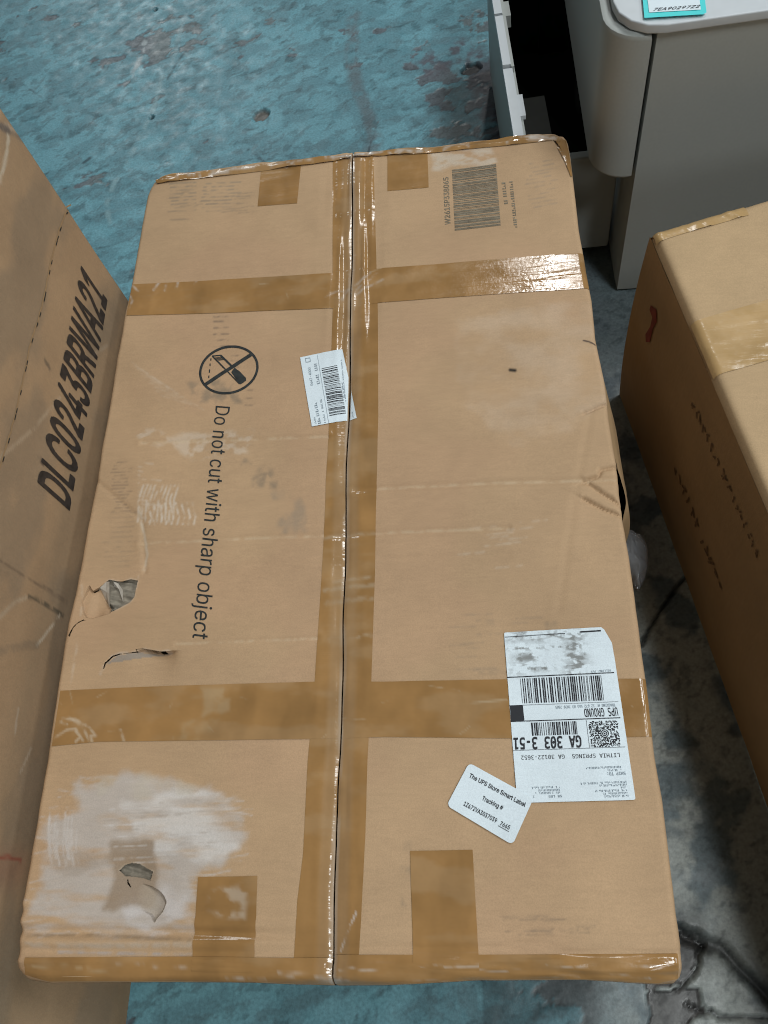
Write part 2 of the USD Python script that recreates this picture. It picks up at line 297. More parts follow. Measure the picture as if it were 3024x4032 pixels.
oS[0], oS[-1] = (oS[0][0], np.interp(oS[0][0], oN[:, 0], oN[:, 1])), (oS[-1][0], np.interp(oS[-1][0], oF[:, 0], oF[:, 1]))
oL[0], oL[-1], oR[0], oR[-1] = oN[0], oF[0], oN[-1], oF[-1]
def xl(y): return np.interp(y, oL[:, 1], oL[:, 0])
def xr(y): return np.interp(y, oR[:, 1], oR[:, 0])
def xs_(y): return np.interp(y, oS[:, 1], oS[:, 0])
def yn(x): return np.interp(x, oN[:, 0], oN[:, 1])
def yf(x): return np.interp(x, oF[:, 0], oF[:, 1])
RND = 0.0055
def rnd(d, r=RND):
    d = np.clip(d, 0, r); return r - np.sqrt(np.maximum(r * r - (r - d) ** 2, 0))
HOLE = cr(250, 2200, 3.318, [(552, 308), (600, 272), (680, 290), (760, 298), (880, 265), (970, 285), (945, 400), (925, 500), (870, 570), (770, 622), (640, 690), (612, 700), (600, 630), (540, 530), (480, 420), (470, 375)])
DENT = cr(250, 2200, 3.318, [(335, 350), (380, 425), (470, 375), (540, 530), (605, 640), (610, 710), (500, 745), (380, 775), (300, 770), (260, 700), (240, 560)])
SLIT1 = cr(250, 2200, 3.318, [(60, 1010), (95, 940), (130, 885), (190, 830), (260, 796), (292, 803), (240, 818), (180, 850), (130, 905), (100, 970), (85, 1020)])
SLIT2 = cr(250, 2200, 3.318, [(335, 345), (360, 400), (382, 424), (430, 398), (470, 374), (470, 388), (430, 410), (382, 436), (352, 405)])
LIP = cr(250, 2200, 3.318, [(490, 1500), (540, 1370), (640, 1275), (740, 1240), (960, 1215), (1050, 1185), (1280, 1222), (1400, 1210)])
LIPCUT = cr(250, 2200, 3.318, [(515, 1440), (538, 1360), (640, 1268), (742, 1236), (770, 1245), (742, 1252), (648, 1284), (556, 1372), (528, 1440)])
LIPCUT2 = cr(250, 2200, 3.318, [(770, 1242), (960, 1212), (945, 1183), (1050, 1178), (1280, 1218), (1340, 1213), (1340, 1216), (1280, 1223), (1050, 1184.5), (957, 1186), (968, 1217), (780, 1246)])
HOLE2 = cr(400, 3350, 2.765, [(175, 215), (230, 155), (310, 130), (400, 140), (480, 190), (545, 225), (530, 280), (510, 325), (440, 300), (350, 285), (240, 275)])
PEEL = cr(400, 3350, 2.765, [(370, 400), (430, 360), (510, 385), (610, 440), (660, 500), (690, 560), (650, 660), (600, 720), (570, 780), (520, 700), (430, 650), (360, 600), (330, 500)])
SLIT3 = cr(400, 3350, 2.765, [(258, 305), (270, 310), (275, 345), (305, 395), (298, 402), (262, 360)])
CUT4 = cr(1512, 1000, 1.097, [(860, 372), (885, 378), (913, 390), (885, 381)])
CUT5 = cr(1512, 1000, 1.097, [(820, 988), (870, 972), (930, 960), (932, 966), (880, 980)])
SLITC = cr(2300, 1500, 2.011, [(20, 716), (60, 745), (108, 766), (60, 760), (0, 788), (48, 750)])
def hz(x, y):
    """height of the carton's top over (x, y)"""
    P = np.stack([x, y, 0 * x + H], -1); u, v = pix(P)
    n3 = lambda sx, sy, o, s: fbm(np.stack([x * sx, y * sy, 0 * x + s], -1), o, s) - 0.5
    dl, dr, dn, df = x - xl(y), xr(y) - x, y - yn(x), yf(x) - y
    wv = fbm(np.stack([x * 30, y * 30, 0 * x + 2], -1), 3, 17)
    z = H - rnd(dl) * (0.5 + 0.9 * wv) - rnd(dr, 0.006) * (0.6 + 0.8 * wv) - rnd(dn, 0.011) * (0.7 + 0.6 * wv) - rnd(df, 0.009) * (0.6 + 0.8 * wv)
    for ca, cb in ((dl, dn), (dr, dn), (dl, df), (dr, df)): z = z - 0.005 * np.exp(-(np.clip(ca, 0, 1) ** 2 + np.clip(cb, 0, 1) ** 2) / 0.018 ** 2)
    z = z + 0.005 * n3(5, 6, 3, 3) + 0.0007 * n3(14, 90, 3, 8)
    ds = x - xs_(y)
    z = z - 0.0034 * np.exp(-(np.abs(ds) / 0.003)) * noise(np.stack([0 * y, y * 11, 0 * y], -1), 18) - 0.0012 * np.exp(-(ds / 0.012) ** 2)
    # tape drawn tight beside the seam: ridges along it
    z = z + np.exp(-(ds / 0.028) ** 2) * (0.0065 * n3(115, 5, 2, 12)) * sm(0.1, 0.28, y)
    z = z + np.exp(-(ds / 0.02) ** 2) * (0.0022 * n3(150, 9, 2, 13)) + np.exp(-(ds / 0.03) ** 2) * (0.006 * n3(48, 7, 2, 16)) * (sm(0.15, 0.3, y) + sm(-0.36, -0.42, y))
    # crushed near edge, buckled far edge
    en, ef = np.exp(-np.clip(dn, 0, 1) / 0.022), np.exp(-np.clip(df, 0, 1) / 0.010)
    z = z + en * (0.015 * n3(6, 110, 3, 14) + 0.016 * n3(13, 80, 3, 24) * sm(0.02, 0.16, x)) + ef * 0.010 * n3(20, 160, 3, 15)
    lowl = sm(1500, 700, u) * np.exp(-((dn - 0.036) / 0.016) ** 2)
    z = z + lowl * 0.002 * np.sin((y + 0.004 * n3(6, 6, 2, 4)) * 2 * math.pi / 0.016)
    # score lines across both flaps
    for pts, dep, w in (([(1400, 1930), (1900, 1905), (2420, 1890)], 0.0011, 0.004), ([(560, 2140), (1000, 2120), (1300, 2110), (1500, 2100), (2000, 2080)], 0.0009, 0.0035), ([(560, 1745), (900, 1735), (1290, 1720)], 0.0008, 0.003),
                        ([(700, 2535), (1250, 2515)], 0.0006, 0.003), ([(1500, 2200), (2000, 2185)], 0.0004, 0.004), ([(2330, 1600), (2260, 1980), (2200, 2400)], 0.0003, 0.004)):
        dd, sd = seg_dist(pl(pts)[:, :2], x, y); z = z - dep * np.exp(-(dd / w) ** 2) + 0.6 * dep * np.exp(-((dd - 1.6 * w) / w) ** 2)
    for pts in (cr(2300, 1500, 2.011, [(40, 810), (120, 870), (270, 965)]), cr(2300, 1500, 2.011, [(0, 930), (150, 1010), (290, 1060)]), cr(2300, 1500, 2.011, [(0, 795), (110, 750), (130, 700), (260, 670)]), cr(2300, 1500, 2.011, [(0, 250), (90, 210), (160, 180)])):
        dd, sd = seg_dist(pl(pts)[:, :2], x, y); z = z - 0.0028 * np.exp(-(dd / 0.0022) ** 2) + 0.0012 * sd * np.exp(-dd / 0.008)
    # torn places
    w = 0.0022 * n3(60, 60, 2, 44)
    dd, sd = seg_dist(pl(LIP)[:, :2], x, y)
    below = (sd > 0) if True else sd
    z = z - np.where(sd < 0, 0.0085 * np.exp(-dd / 0.012), -0.0015 * np.exp(-dd / 0.008)) * sm(490, 620, u) * sm(720, 640, u) * (dd < 0.05)
    dn_ = inside(DENT, u, v); z = z - 0.0045 * dn_ * (0.75 + 1.2 * (noise(np.stack([x * 90, y * 60, 0 * x], -1), 6) - 0.3))
    pe = inside(PEEL, u, v) * sm(535, 605, u); z = z - 0.0042 * pe
    dd, _ = seg_dist(pl([(505, 3420), (590, 3530)])[:, :2], x, y); z = z - 0.004 * np.exp(-(dd / 0.022) ** 2)
    dd, _ = seg_dist(pl([(330, 1850), (560, 2050), (570, 2250)])[:, :2], x, y); z = z - 0.0012 * np.exp(-(dd / 0.003) ** 2)
    z = z - 0.0012 * sm(560, 480, u + 0.0 * v) * sm(1800, 1900, v) * sm(2300, 2200, v)
    return z
CUTS = [HOLE, SLIT1, SLIT2, LIPCUT, LIPCUT2, HOLE2, SLIT3]

# ------------------------------------------------------------------ stains, scuffs, print wear and some painted shade and highlights of the carton (shape of their own, by place on the lid)
rng = np.random.default_rng(7)
WHITE = cr(0, 3000, 1.097, [(330, 130), (430, 80), (560, 75), (700, 110), (900, 130), (990, 170), (1045, 210), (1000, 260), (1040, 330), (1020, 400), (960, 470), (860, 500), (850, 600), (835, 730), (640, 745), (400, 740), (150, 735), (170, 620), (210, 560), (200, 420), (240, 370), (215, 320), (240, 240), (300, 190)])
def paint(u, v, x, y, tape=False):
    n = lambda sx, sy, o, s: fbm(np.stack([x * sx, y * sy, 0 * x + s], -1), o, s)
    base = TAPE if tape else KRAFT
    c = np.tile(base, u.shape + (1,)).astype(float)
    if not tape:
        c = c * (1 + 0.16 * (n(5, 7, 3, 51) - 0.5))[..., None]
        pk = sm(0.45, 0.65, n(6, 8, 3, 52)); c = c + (np.array([0.46, 0.295, 0.178]) - c) * (0.5 * pk)[..., None]
    else:
        c = c * (1 + 0.3 * (n(12, 16, 4, 53) - 0.5))[..., None]
    def mix(f, colr):
        nonlocal c
        c = c + (np.asarray(colr) - c) * np.clip(f, 0, 1)[..., None]
    def blob(poly, soft, colr, al, sx=60, sy=60, seed=60, thr=(0.35, 0.6)):
        import shapely
        p = Polygon(poly).buffer(0); b = p.bounds; k = (u > b[0] - 3 * soft) & (u < b[2] + 3 * soft) & (v > b[1] - 3 * soft) & (v < b[3] + 3 * soft)
        if not k.any(): return
        uu, vv = u[k], v[k]
        wx = 2.2 * soft * (fbm(np.stack([x[k] * 45, y[k] * 45, 0 * uu + seed], -1), 4, seed) - 0.5)
        d = shapely.distance(p.boundary, shapely.points(uu, vv)) * np.where(shapely.contains_xy(p, uu, vv), 1, -1) + wx
        f = sm(-0.5 * soft, 0.5 * soft, d) * al
        if sx: f = f * sm(thr[0], thr[1], fbm(np.stack([x[k] * sx, y[k] * sy, 0 * uu + seed], -1), 4, seed + 1))
        full = np.zeros(u.shape); full[k] = f; mix(full, colr)
    def stroke(pts, w, colr, al, rough=True, seed=70):
        p = np.asarray(pts, float); k = (u > p[:, 0].min() - 2 * w) & (u < p[:, 0].max() + 2 * w) & (v > p[:, 1].min() - 2 * w) & (v < p[:, 1].max() + 2 * w)
        if not k.any(): return
        d, _ = seg_dist(p, u[k], v[k]); f = (1 - sm(0.1 * w, 1.25 * w, d)) * al * (0.8 if rough else 1)
        if rough: f = f * sm(0.25, 0.68, fbm(np.stack([x[k] * 160, y[k] * 160, 0 * d + seed], -1), 3, seed))
        full = np.zeros(u.shape); full[k] = f; mix(full, colr)
    DK, GR, LT = (0.15, 0.115, 0.085), (0.25, 0.19, 0.13), (0.56, 0.455, 0.35)
    if not tape:
        # whitish scraped area
        blob(WHITE, 58, (0.485, 0.43, 0.385), 0.92, 24, 110, 61, (0.14, 0.55))
        blob(cr(0, 3000, 1.097, [(560, 190), (760, 120), (960, 150), (1030, 220), (990, 280), (1020, 370), (900, 450), (700, 420), (560, 300)]), 40, (0.61, 0.57, 0.535), 0.88, 22, 130, 62, (0.2, 0.6))
        blob(cr(0, 3000, 1.097, [(520, 600), (840, 540), (835, 720), (600, 740)]), 50, (0.57, 0.53, 0.51), 0.85, 30, 90, 63, (0.25, 0.55))
        blob(cr(0, 3000, 1.097, [(490, 350), (660, 340), (670, 440), (640, 620), (580, 640), (440, 640), (480, 500)]), 34, (0.30, 0.22, 0.15), 0.85, 0, 0, 64)
        blob(cr(0, 3000, 1.097, [(240, 400), (480, 400), (470, 440), (300, 500), (220, 560)]), 30, (0.36, 0.29, 0.23), 0.5, 40, 40, 65)
        for k in range(60):                # feathered rim of the scrape
            a, b = WHITE[(k * 5) % len(WHITE)], WHITE[(k * 5 + 1) % len(WHITE)]; t_ = rng.random(); px_, py_ = a[0] + (b[0] - a[0]) * t_, a[1] + (b[1] - a[1]) * t_
            stroke([(px_ - 70, py_ + rng.normal(0, 14)), (px_ + 45, py_ + rng.normal(0, 10))], 5, (0.53, 0.475, 0.43), 0.55, True, 700 + k)
        for k in range(26):                 # strokes of the scrape, left side
            a = (210 + 130 * rng.random(), 215 + 90 * rng.random()); p0 = cr(0, 3000, 1.097, [a, (a[0] - 6, a[1] + 80), (a[0] + 8, a[1] + 150)]); stroke(p0, 5, (0.55, 0.50, 0.46), 0.8, True, 71 + k)
        for k in range(30):
            yy = 170 + 280 * rng.random(); a = 420 + 420 * rng.random(); p0 = cr(0, 3000, 1.097, [(a, yy), (a + 170, yy - 10)]); stroke(p0, 5, (0.37, 0.31, 0.26) if k % 3 else (0.63, 0.60, 0.58), 0.6, True, 99 + k)
        blob(cr(0, 3000, 1.097, [(320, 90), (600, 65), (900, 100), (900, 150), (400, 140)]), 30, (0.50, 0.44, 0.36), 0.6, 50, 60, 66)
        # pale bands along the crushed corner
        stroke(cr(0, 3000, 1.097, [(120, 790), (400, 795), (820, 790)]), 16, (0.47, 0.41, 0.34), 0.7)
        stroke(cr(0, 3000, 1.097, [(120, 750), (400, 748), (820, 770)]), 9, (0.23, 0.165, 0.10), 0.75)
        stroke(cr(0, 3000, 1.097, [(250, 822), (560, 828), (820, 832)]), 9, (0.38, 0.36, 0.36), 0.8)
        # dirt, top left rows of stamp-like smudges
        for r in range(9):
            for s_ in range(2):
                x0 = 735 + 128 * s_ * 1.15; yy = 790 + r * 15
                p0 = cr(0, 0, 1.097, [(x0 + rng.normal(0, 8), yy + 3), (x0 + 60 + rng.normal(0, 20), yy), (x0 + 110 + 60 * s_ * rng.random(), yy - 3)]); stroke(p0, 4.5, (0.25, 0.205, 0.15), 0.8 if r < 7 else 0.4, True, 130 + r * 2 + s_)
        for k in range(26):
            a, b = 640 + 340 * rng.random(), 740 + 130 * rng.random(); stroke([(a, b), (a + 30 + 50 * rng.random(), b - 4)], 4, GR, 0.55, True, 160 + k)
        for k, yy in enumerate((242, 262, 290, 318, 345, 372)):            # column of dashes over the symbol
            stroke(cr(0, 1000, 1.097, [(925, yy + 30), (950, yy + 29), (985, yy + 28)]), 5.5, DK, 0.8, True, 190 + k)
        for k, yy in enumerate((440, 462, 490, 590, 625, 655)):
            stroke(cr(0, 1000, 1.097, [(1000 + 60 * (k > 2), yy), (1030 + 60 * (k > 2), yy)]), 5, DK, 0.6, True, 200 + k)
        for k in range(16):                # brown rubs at the left
            yy = 900 + k * 14; stroke(cr(0, 1000, 1.097, [(490 + rng.normal(0, 10), yy), (555 + rng.normal(0, 14), yy - 2)]), 4.5, DK, 0.55, True, 220 + k)
        for k in range(12):
            yy = 20 + k * 21; stroke(cr(0, 2000, 1.097, [(470 + rng.normal(0, 15), yy), (590 + rng.normal(0, 15), yy - 3)]), 5, GR, 0.4, True, 240 + k)
        for k, (a, b) in enumerate([(1110, 985), (1150, 960), (1180, 1000), (1240, 2020), (1060, 890), (950, 600), (900, 620), (870, 600), (930, 560), (980, 590), (1010, 615)]):
            a_, b_ = (a / 1.097, 1000 + b / 1.097) if b < 1500 else (a / 1.097, 2000 + (b - 2000) / 1.097)
            blob([(a_ - 22, b_ - 18), (a_ + 22, b_ - 20), (a_ + 26, b_ + 20), (a_ - 20, b_ + 24)], 26, GR, 0.75, 90, 70, 250 + k)
        blob(cr(0, 2000, 1.097, [(1180, -60), (1290, -40), (1320, 100), (1230, 120)]), 30, (0.28, 0.22, 0.16), 0.6, 50, 50, 270)
        blob(cr(0, 1000, 1.097, [(820, 560), (1000, 570), (1040, 640), (960, 650), (850, 640)]), 26, GR, 0.75, 80, 80, 271)
        # pale scrapes
        blob(cr(0, 1000, 1.097, [(600, 780), (1090, 760), (1060, 850), (880, 890), (700, 830)]), 30, LT, 0.65, 110, 130, 280, (0.4, 0.62))
        for k in range(9):
            a = 560 + 25 * k; stroke(cr(0, 1000, 1.097, [(a - 8 * k, 460 + 19 * k), (a + 60, 505 + 18 * k), (a + 120, 545 + 16 * k)]), 5, LT, 0.3, True, 290 + k)
        for k in range(10):
            a = 600 + 17 * k; stroke(cr(0, 1000, 1.097, [(a + 20, 1000), (a, 1060), (a - 5, 1097 + 60)]), 6, (0.62, 0.55, 0.46), 0.75, True, 310 + k)
        for k in range(9):
            a = 640 + 24 * k; stroke(cr(0, 2000, 1.097, [(a, -20), (a + 14, 40), (a + 6, 70)]), 6, (0.64, 0.57, 0.48), 0.8, True, 325 + k)
        stroke(cr(0, 2000, 1.097, [(605, 0), (610, 60), (625, 130), (635, 200), (625, 260), (600, 300)]), 8, (0.58, 0.51, 0.40), 0.8, True, 340)
        for k in range(14):
            yy = 900 + 18 * k; stroke(cr(0, 1000, 1.097, [(600, yy), (650 + rng.normal(0, 25), yy + 8)]), 6, LT, 0.55, True, 345 + k)
        # lid right: pale worn panel
        blob(cr(1512, 1000, 1.097, [(330, 290), (480, 260), (700, 210), (900, 190), (960, 640), (860, 760), (600, 850), (430, 740), (320, 560)]), 40, (0.52, 0.395, 0.285), 0.5, 30, 40, 360, (0.2, 0.75))
        for k in range(22):                # faint dark rows lower right and above the label
            a, b = 470 + 380 * rng.random(), (680 if k % 2 else 728) + rng.normal(0, 8); stroke(cr(1512, 3000, 1.097, [(a, b), (a + 80, b)]), 6, (0.22, 0.165, 0.115), 0.5, True, 380 + k)
        for k in range(26):
            a, b = 250 + 420 * rng.random(), 460 + 260 * rng.random(); stroke(cr(1512, 2000, 1.097, [(a, b), (a + 110, b - 4)]), 6, (0.26, 0.20, 0.14), 0.4, True, 410 + k)
        for k in range(12):                # far right rows
            yy = 690 + 17 * k; stroke(cr(1512, 0, 1.097, [(630 + rng.normal(0, 15), yy + 20), (735 + rng.normal(0, 10), yy)]), 4.5, (0.28, 0.22, 0.16), 0.6, True, 440 + k)
        blob(cr(1512, 0, 1.097, [(210, 670), (450, 640), (480, 700), (220, 730)]), 30, (0.56, 0.49, 0.40), 0.7, 60, 120, 456)
        for k, (a, b) in enumerate([(100, 360), (95, 480), (90, 600), (95, 640), (545, 70), (180, 840), (770, 570), (720, 520), (460, 520)]):
            a_, b_ = 1512 + a / 1.097, (3000 if k < 6 else 2000) + b / 1.097
            blob([(a_ - 16, b_ - 22), (a_ + 14, b_ - 22), (a_ + 16, b_ + 24), (a_ - 14, b_ + 22)], 22, GR, 0.6, 80, 60, 460 + k)
        stroke(cr(1512, 1000, 1.097, [(545, 500), (566, 502)]), 9, (0.01, 0.01, 0.01), 1.0, False)
        stroke(cr(1512, 1000, 1.097, [(862, 373), (885, 379), (912, 390)]), 4, (0.04, 0.03, 0.03), 1.0, False)
        for k in range(10):
            a, b = 300 + 300 * rng.random(), 60 + 200 * rng.random(); stroke(cr(1512, 2000, 1.097, [(a, b), (a + 110, b - 12)]), 7, LT, 0.45, True, 480 + k)
        for k, p0 in enumerate(([(1400, 1930), (1900, 1905), (2420, 1890)], [(560, 1745), (900, 1735), (1290, 1720)], [(560, 2140), (1000, 2120), (1300, 2110)], [(1480, 2100), (2000, 2080)], [(700, 2535), (1250, 2515)])):
            stroke(p0, 8, (0.55, 0.43, 0.29), 0.6, True, 490 + k)
        # pale rims of the torn paper
        for pg in (HOLE, HOLE2[:6], PEEL[5:9]):
            stroke(pg, 5.5, (0.58, 0.50, 0.40), 0.55, True, 500)
        stroke(LIP, 9, (0.55, 0.50, 0.44), 0.5, True, 501)
        dd = np.zeros(u.shape); k = inside(cr(250, 2200, 3.318, [(560, 1370), (700, 1270), (980, 1215), (1300, 1235), (1000, 1290), (720, 1350)]), u, v); dd[k] = 0.85; mix(dd, (0.275, 0.24, 0.205))  # exposed grey liner, with the shade under the lip painted in
        k = inside(PEEL, u, v); dd[:] = 0; dd[k] = 0.75; mix(dd * sm(515, 600, u), (0.345, 0.285, 0.22))
        stroke(cr(250, 2200, 3.318, [(240, 350), (245, 520), (230, 740)]), 8, (0.55, 0.43, 0.31), 0.6, True, 503)
        stroke(cr(250, 2200, 3.318, [(190, 1060), (150, 1300), (95, 1620)]), 7, (0.55, 0.44, 0.33), 0.6, True, 504)
    else:
        hz_ = sm(0.52, 0.7, n(18, 40, 5, 690)); c = c + (np.array([0.43, 0.295, 0.165]) - c) * (0.3 * hz_)[..., None]
        c = c * (1 - 0.10 * sm(0.5, 0.66, n(30, 12, 4, 691)))[..., None]
        for k in range(34):                # short wrinkles and scratches anywhere on the tape
            a, b = 150 + 2450 * rng.random(), (1060 + 150 * rng.random()) if k % 2 else (2700 + 200 * rng.random()); w_ = rng.normal(0, 1, 2) * 45
            stroke([(a, b), (a + w_[0], b + w_[1] * 0.6)], 3.6, (0.47, 0.36, 0.235), 0.55, True, 760 + k)
        # scratches, lifted and whitened tape
        SC = (0.52, 0.46, 0.40)
        for k, p0 in enumerate([[(480, 1640), (930, 1620)][:0], [(590, 1700), (770, 1540)], [(600, 1740), (850, 1550)], [(620, 1760), (930, 1620)], [(610, 1800), (690, 1740)], [(240, 1820), (350, 1770), (540, 1730)], [(430, 1870), (470, 1790), (520, 1740)]]):
            if p0: stroke(cr(1200, 560, 2.99, p0), 6, SC, 0.75, True, 520 + k)
        for k, p0 in enumerate([[(665, 160), (690, 125)], [(712, 160), (722, 125)], [(762, 155), (772, 120)], [(843, 135), (850, 115)], [(600, 165), (575, 140)], [(560, 180), (575, 205), (560, 235)]]):
            stroke(cr(0, 1000, 1.097, p0), 6, SC, 0.8, True, 530 + k)
        for k, p0 in enumerate([[(230, 1000), (290, 960), (330, 955), (360, 1005)], [(260, 910), (330, 915), (390, 950), (415, 985), (395, 985), (400, 1010)], [(330, 965), (350, 990), (330, 1010)], [(525, 960), (538, 1008)], [(265, 925), (290, 935)], [(300, 905), (360, 945), (390, 1010)]]):
            stroke(cr(0, 2000, 1.097, p0), 7, (0.55, 0.45, 0.33), 0.8, True, 540 + k)
        blob(cr(0, 2000, 1.097, [(870, 780), (1000, 770), (1000, 880), (880, 900)]), 22, (0.42, 0.30, 0.17), 0.6, 60, 60, 550)
        blob(cr(0, 2000, 1.097, [(800, 930), (960, 900), (960, 1000), (780, 1000)]), 22, (0.40, 0.28, 0.15), 0.5, 60, 60, 551)
        blob(cr(0, 3000, 1.097, [(870, 530), (1060, 540), (1060, 680), (900, 640)]), 30, (0.46, 0.36, 0.26), 0.8, 70, 130, 560, (0.42, 0.66))
        stroke(cr(1512, 2000, 1.097, [(340, 848), (430, 838), (530, 828)]), 6, (0.48, 0.37, 0.24), 0.8, True, 575)
        for k, (yy, w) in enumerate(((120, 10), (345, 12), (400, 14), (560, 12), (310, 9))):
            a = 1390 + 12 * k; stroke(cr(0, 2000, 1.097, [(a, yy + 14), (a + 60, yy + 2), (1620, yy - 10)]), w, (0.46, 0.37, 0.26), 0.6, True, 580 + k)
        CL = (0.56, 0.51, 0.45)
        for k in range(22):                # crazed clear tape over the far and near edges, white highlights painted in
            q0 = rs(FAR, 200); i0 = int(185 * rng.random()); stroke([(a, b + 4 + 22 * rng.random() ** 2) for a, b in q0[i0:i0 + 14:4]], 5, CL, 0.8, True, 600 + k)
        for k in range(14):
            q0 = rs(NEAR, 200); i0 = int(185 * rng.random()); dy = 8 + 70 * rng.random() ** 2; stroke([(a, b - dy + rng.normal(0, 3)) for a, b in q0[i0:i0 + 14:4]], 4.5, CL, 0.55, True, 630 + k)
        stroke([(1290, 625), (1400, 618), (1460, 612)], 12, (0.66, 0.64, 0.62), 0.9, True, 660)  # bright glints of the edge tape put into its colour
        stroke([(2080, 548), (2150, 540), (2210, 545)], 12, (0.66, 0.62, 0.58), 0.9, True, 661)
        stroke([(1250, 3850), (1320, 3862), (1370, 3855)], 12, (0.62, 0.58, 0.53), 0.8, True, 662)
        # white highlights right along the slit, painted into the tape colour
        ds = np.abs(x - xs_(y)); mix((1 - sm(0.0012, 0.0042, ds)) * 0.55 * sm(0.3, 0.6, n(120, 22, 3, 590)) * inside([(1250, 560), (1420, 560), (1440, 3890), (1250, 3890)], u, v), (0.56, 0.52, 0.46))
        stroke(cr(0, 3000, 1.097, [(120, 885), (300, 880), (480, 915)]), 9, (0.46, 0.34, 0.20), 0.6, True, 592)
        stroke(cr(0, 3000, 1.097, [(1540, 650), (1500, 740), (1470, 820)]), 5, (0.62, 0.58, 0.54), 0.9, True, 593)
        # clear overlap of the seam tape is duller towards the middle
        dd = np.abs(x - xs_(y)); mix(0.32 * (1 - sm(0.010, 0.016, dd)) * inside([(1250, 560), (1440, 560), (1470, 3890), (1200, 3890)], u, v), (0.36, 0.25, 0.15))
    return np.clip(c, 0.005, 0.95)

box1 = thing('cardboard_box', 'large taped brown carton in the middle, torn and scuffed, with knife warning and shipping label', 'cardboard box')
def coons(a, b, c, d, n, m):
    """a: s=0 edge (t), b: s=1 edge (t), c: t=0 edge (s), d: t=1 edge (s)"""
    A, B, C, D = rs(a, m), rs(b, m), rs(c, n), rs(d, n)
    s = np.linspace(0, 1, n)[:, None, None]; t = np.linspace(0, 1, m)[None, :, None]
    return (1 - s) * A[None] + s * B[None] + (1 - t) * C[:, None] + t * D[:, None] - ((1 - s) * (1 - t) * A[0] + s * (1 - t) * B[0] + (1 - s) * t * A[-1] + s * t * B[-1])
GAP = 0.0011
sL = oS - [GAP, 0]; sR = oS + [GAP, 0]
def upto(c, x, left):
    p = np.array([x, np.interp(x, c[:, 0], c[:, 1])])
    return np.vstack([c[c[:, 0] < x], p]) if left else np.vstack([p, c[c[:, 0] > x]])
for side in (0, 1):
    if side == 0: g2 = coons(oL, sL, upto(oN, sL[0, 0], True), upto(oF, sL[-1, 0], True), 232, 700)
    else: g2 = coons(sR, oR, upto(oN, sR[0, 0], False), upto(oF, sR[-1, 0], False), 228, 700)
    x, y = g2[..., 0], g2[..., 1]; z = hz(x, y); u, v = pix(np.stack([x, y, 0 * x + H], -1))
    col = paint(u, v, x, y)
    cu, cv = [(w[1:, 1:] + w[:-1, 1:] + w[1:, :-1] + w[:-1, :-1]) / 4 for w in (u, v)]
    keep = np.ones(cu.shape, bool)
    for pg in CUTS: keep &= ~inside(pg, cu, cv)
    V = np.stack([x, y, z], -1); extra = []
    if side == 0:                           # finer mesh where the board is torn
        for (u0, v0, u1, v1) in ((255, 2225, 730, 2690), (435, 3370, 690, 3660)):
            ii, jj = np.nonzero((cu > u0) & (cu < u1) & (cv > v0) & (cv < v1)); a0, a1, b0, b1 = ii.min(), ii.max() + 1, jj.min(), jj.max() + 1
            keep[a0:a1, b0:b1] = False; R = 3
            fi, fj = np.linspace(a0, a1, (a1 - a0) * R + 1), np.linspace(b0, b1, (b1 - b0) * R + 1)
            def up(w):
                p0, q0 = np.minimum(fi.astype(int), w.shape[0] - 2), np.minimum(fj.astype(int), w.shape[1] - 2); tp_, tq = (fi - p0)[:, None], (fj - q0)[None]
                A, B, C_, D = w[p0][:, q0], w[p0 + 1][:, q0], w[p0][:, q0 + 1], w[p0 + 1][:, q0 + 1]
                return (A * (1 - tp_) + B * tp_) * (1 - tq) + (C_ * (1 - tp_) + D * tp_) * tq
            X2, Y2 = up(x), up(y); Z2 = hz(X2, Y2); u2, v2 = pix(np.stack([X2, Y2, 0 * X2 + H], -1))
            c2u, c2v = [(w[1:, 1:] + w[:-1, 1:] + w[1:, :-1] + w[:-1, :-1]) / 4 for w in (u2, v2)]; k2 = np.ones(c2u.shape, bool)
            for pg in CUTS: k2 &= ~inside(pg, c2u, c2v)
            extra.append((np.stack([X2, Y2, Z2], -1).reshape(-1, 3), tri(grid_faces(*X2.shape, k2)), np.stack([up(col[..., ch]) for ch in range(3)], -1).reshape(-1, 3)))
    # the board's thickness at the seam
    e = -1 if side == 0 else 0
    lip = V[e].copy(); lip[:, 2] -= 0.0045
    nn, mm = x.shape; F = tri(grid_faces(nn, mm, keep)); o = nn * mm
    idx = (np.arange(mm) + (nn - 1) * mm) if side == 0 else np.arange(mm)
    j = np.arange(mm - 1); L = np.stack([idx[j], o + j, o + j + 1, idx[j + 1]], -1)
    if side: L = L[:, ::-1]
    V = np.vstack([V.reshape(-1, 3), lip]); C = np.vstack([col.reshape(-1, 3), np.tile(KRAFT * 0.6, (mm, 1))])
    F = np.vstack([F, tri(L)])
    for v_, f_, c_ in extra: F = np.vstack([F, f_ + len(V)]); V = np.vstack([V, v_]); C = np.vstack([C, c_])
    obj('top_flap', (V, F), M['card'], box1, smooth=True, col=C, label=('torn and scraped top flap left of the slit' if side == 0 else 'top flap right of the slit, under the address label'))
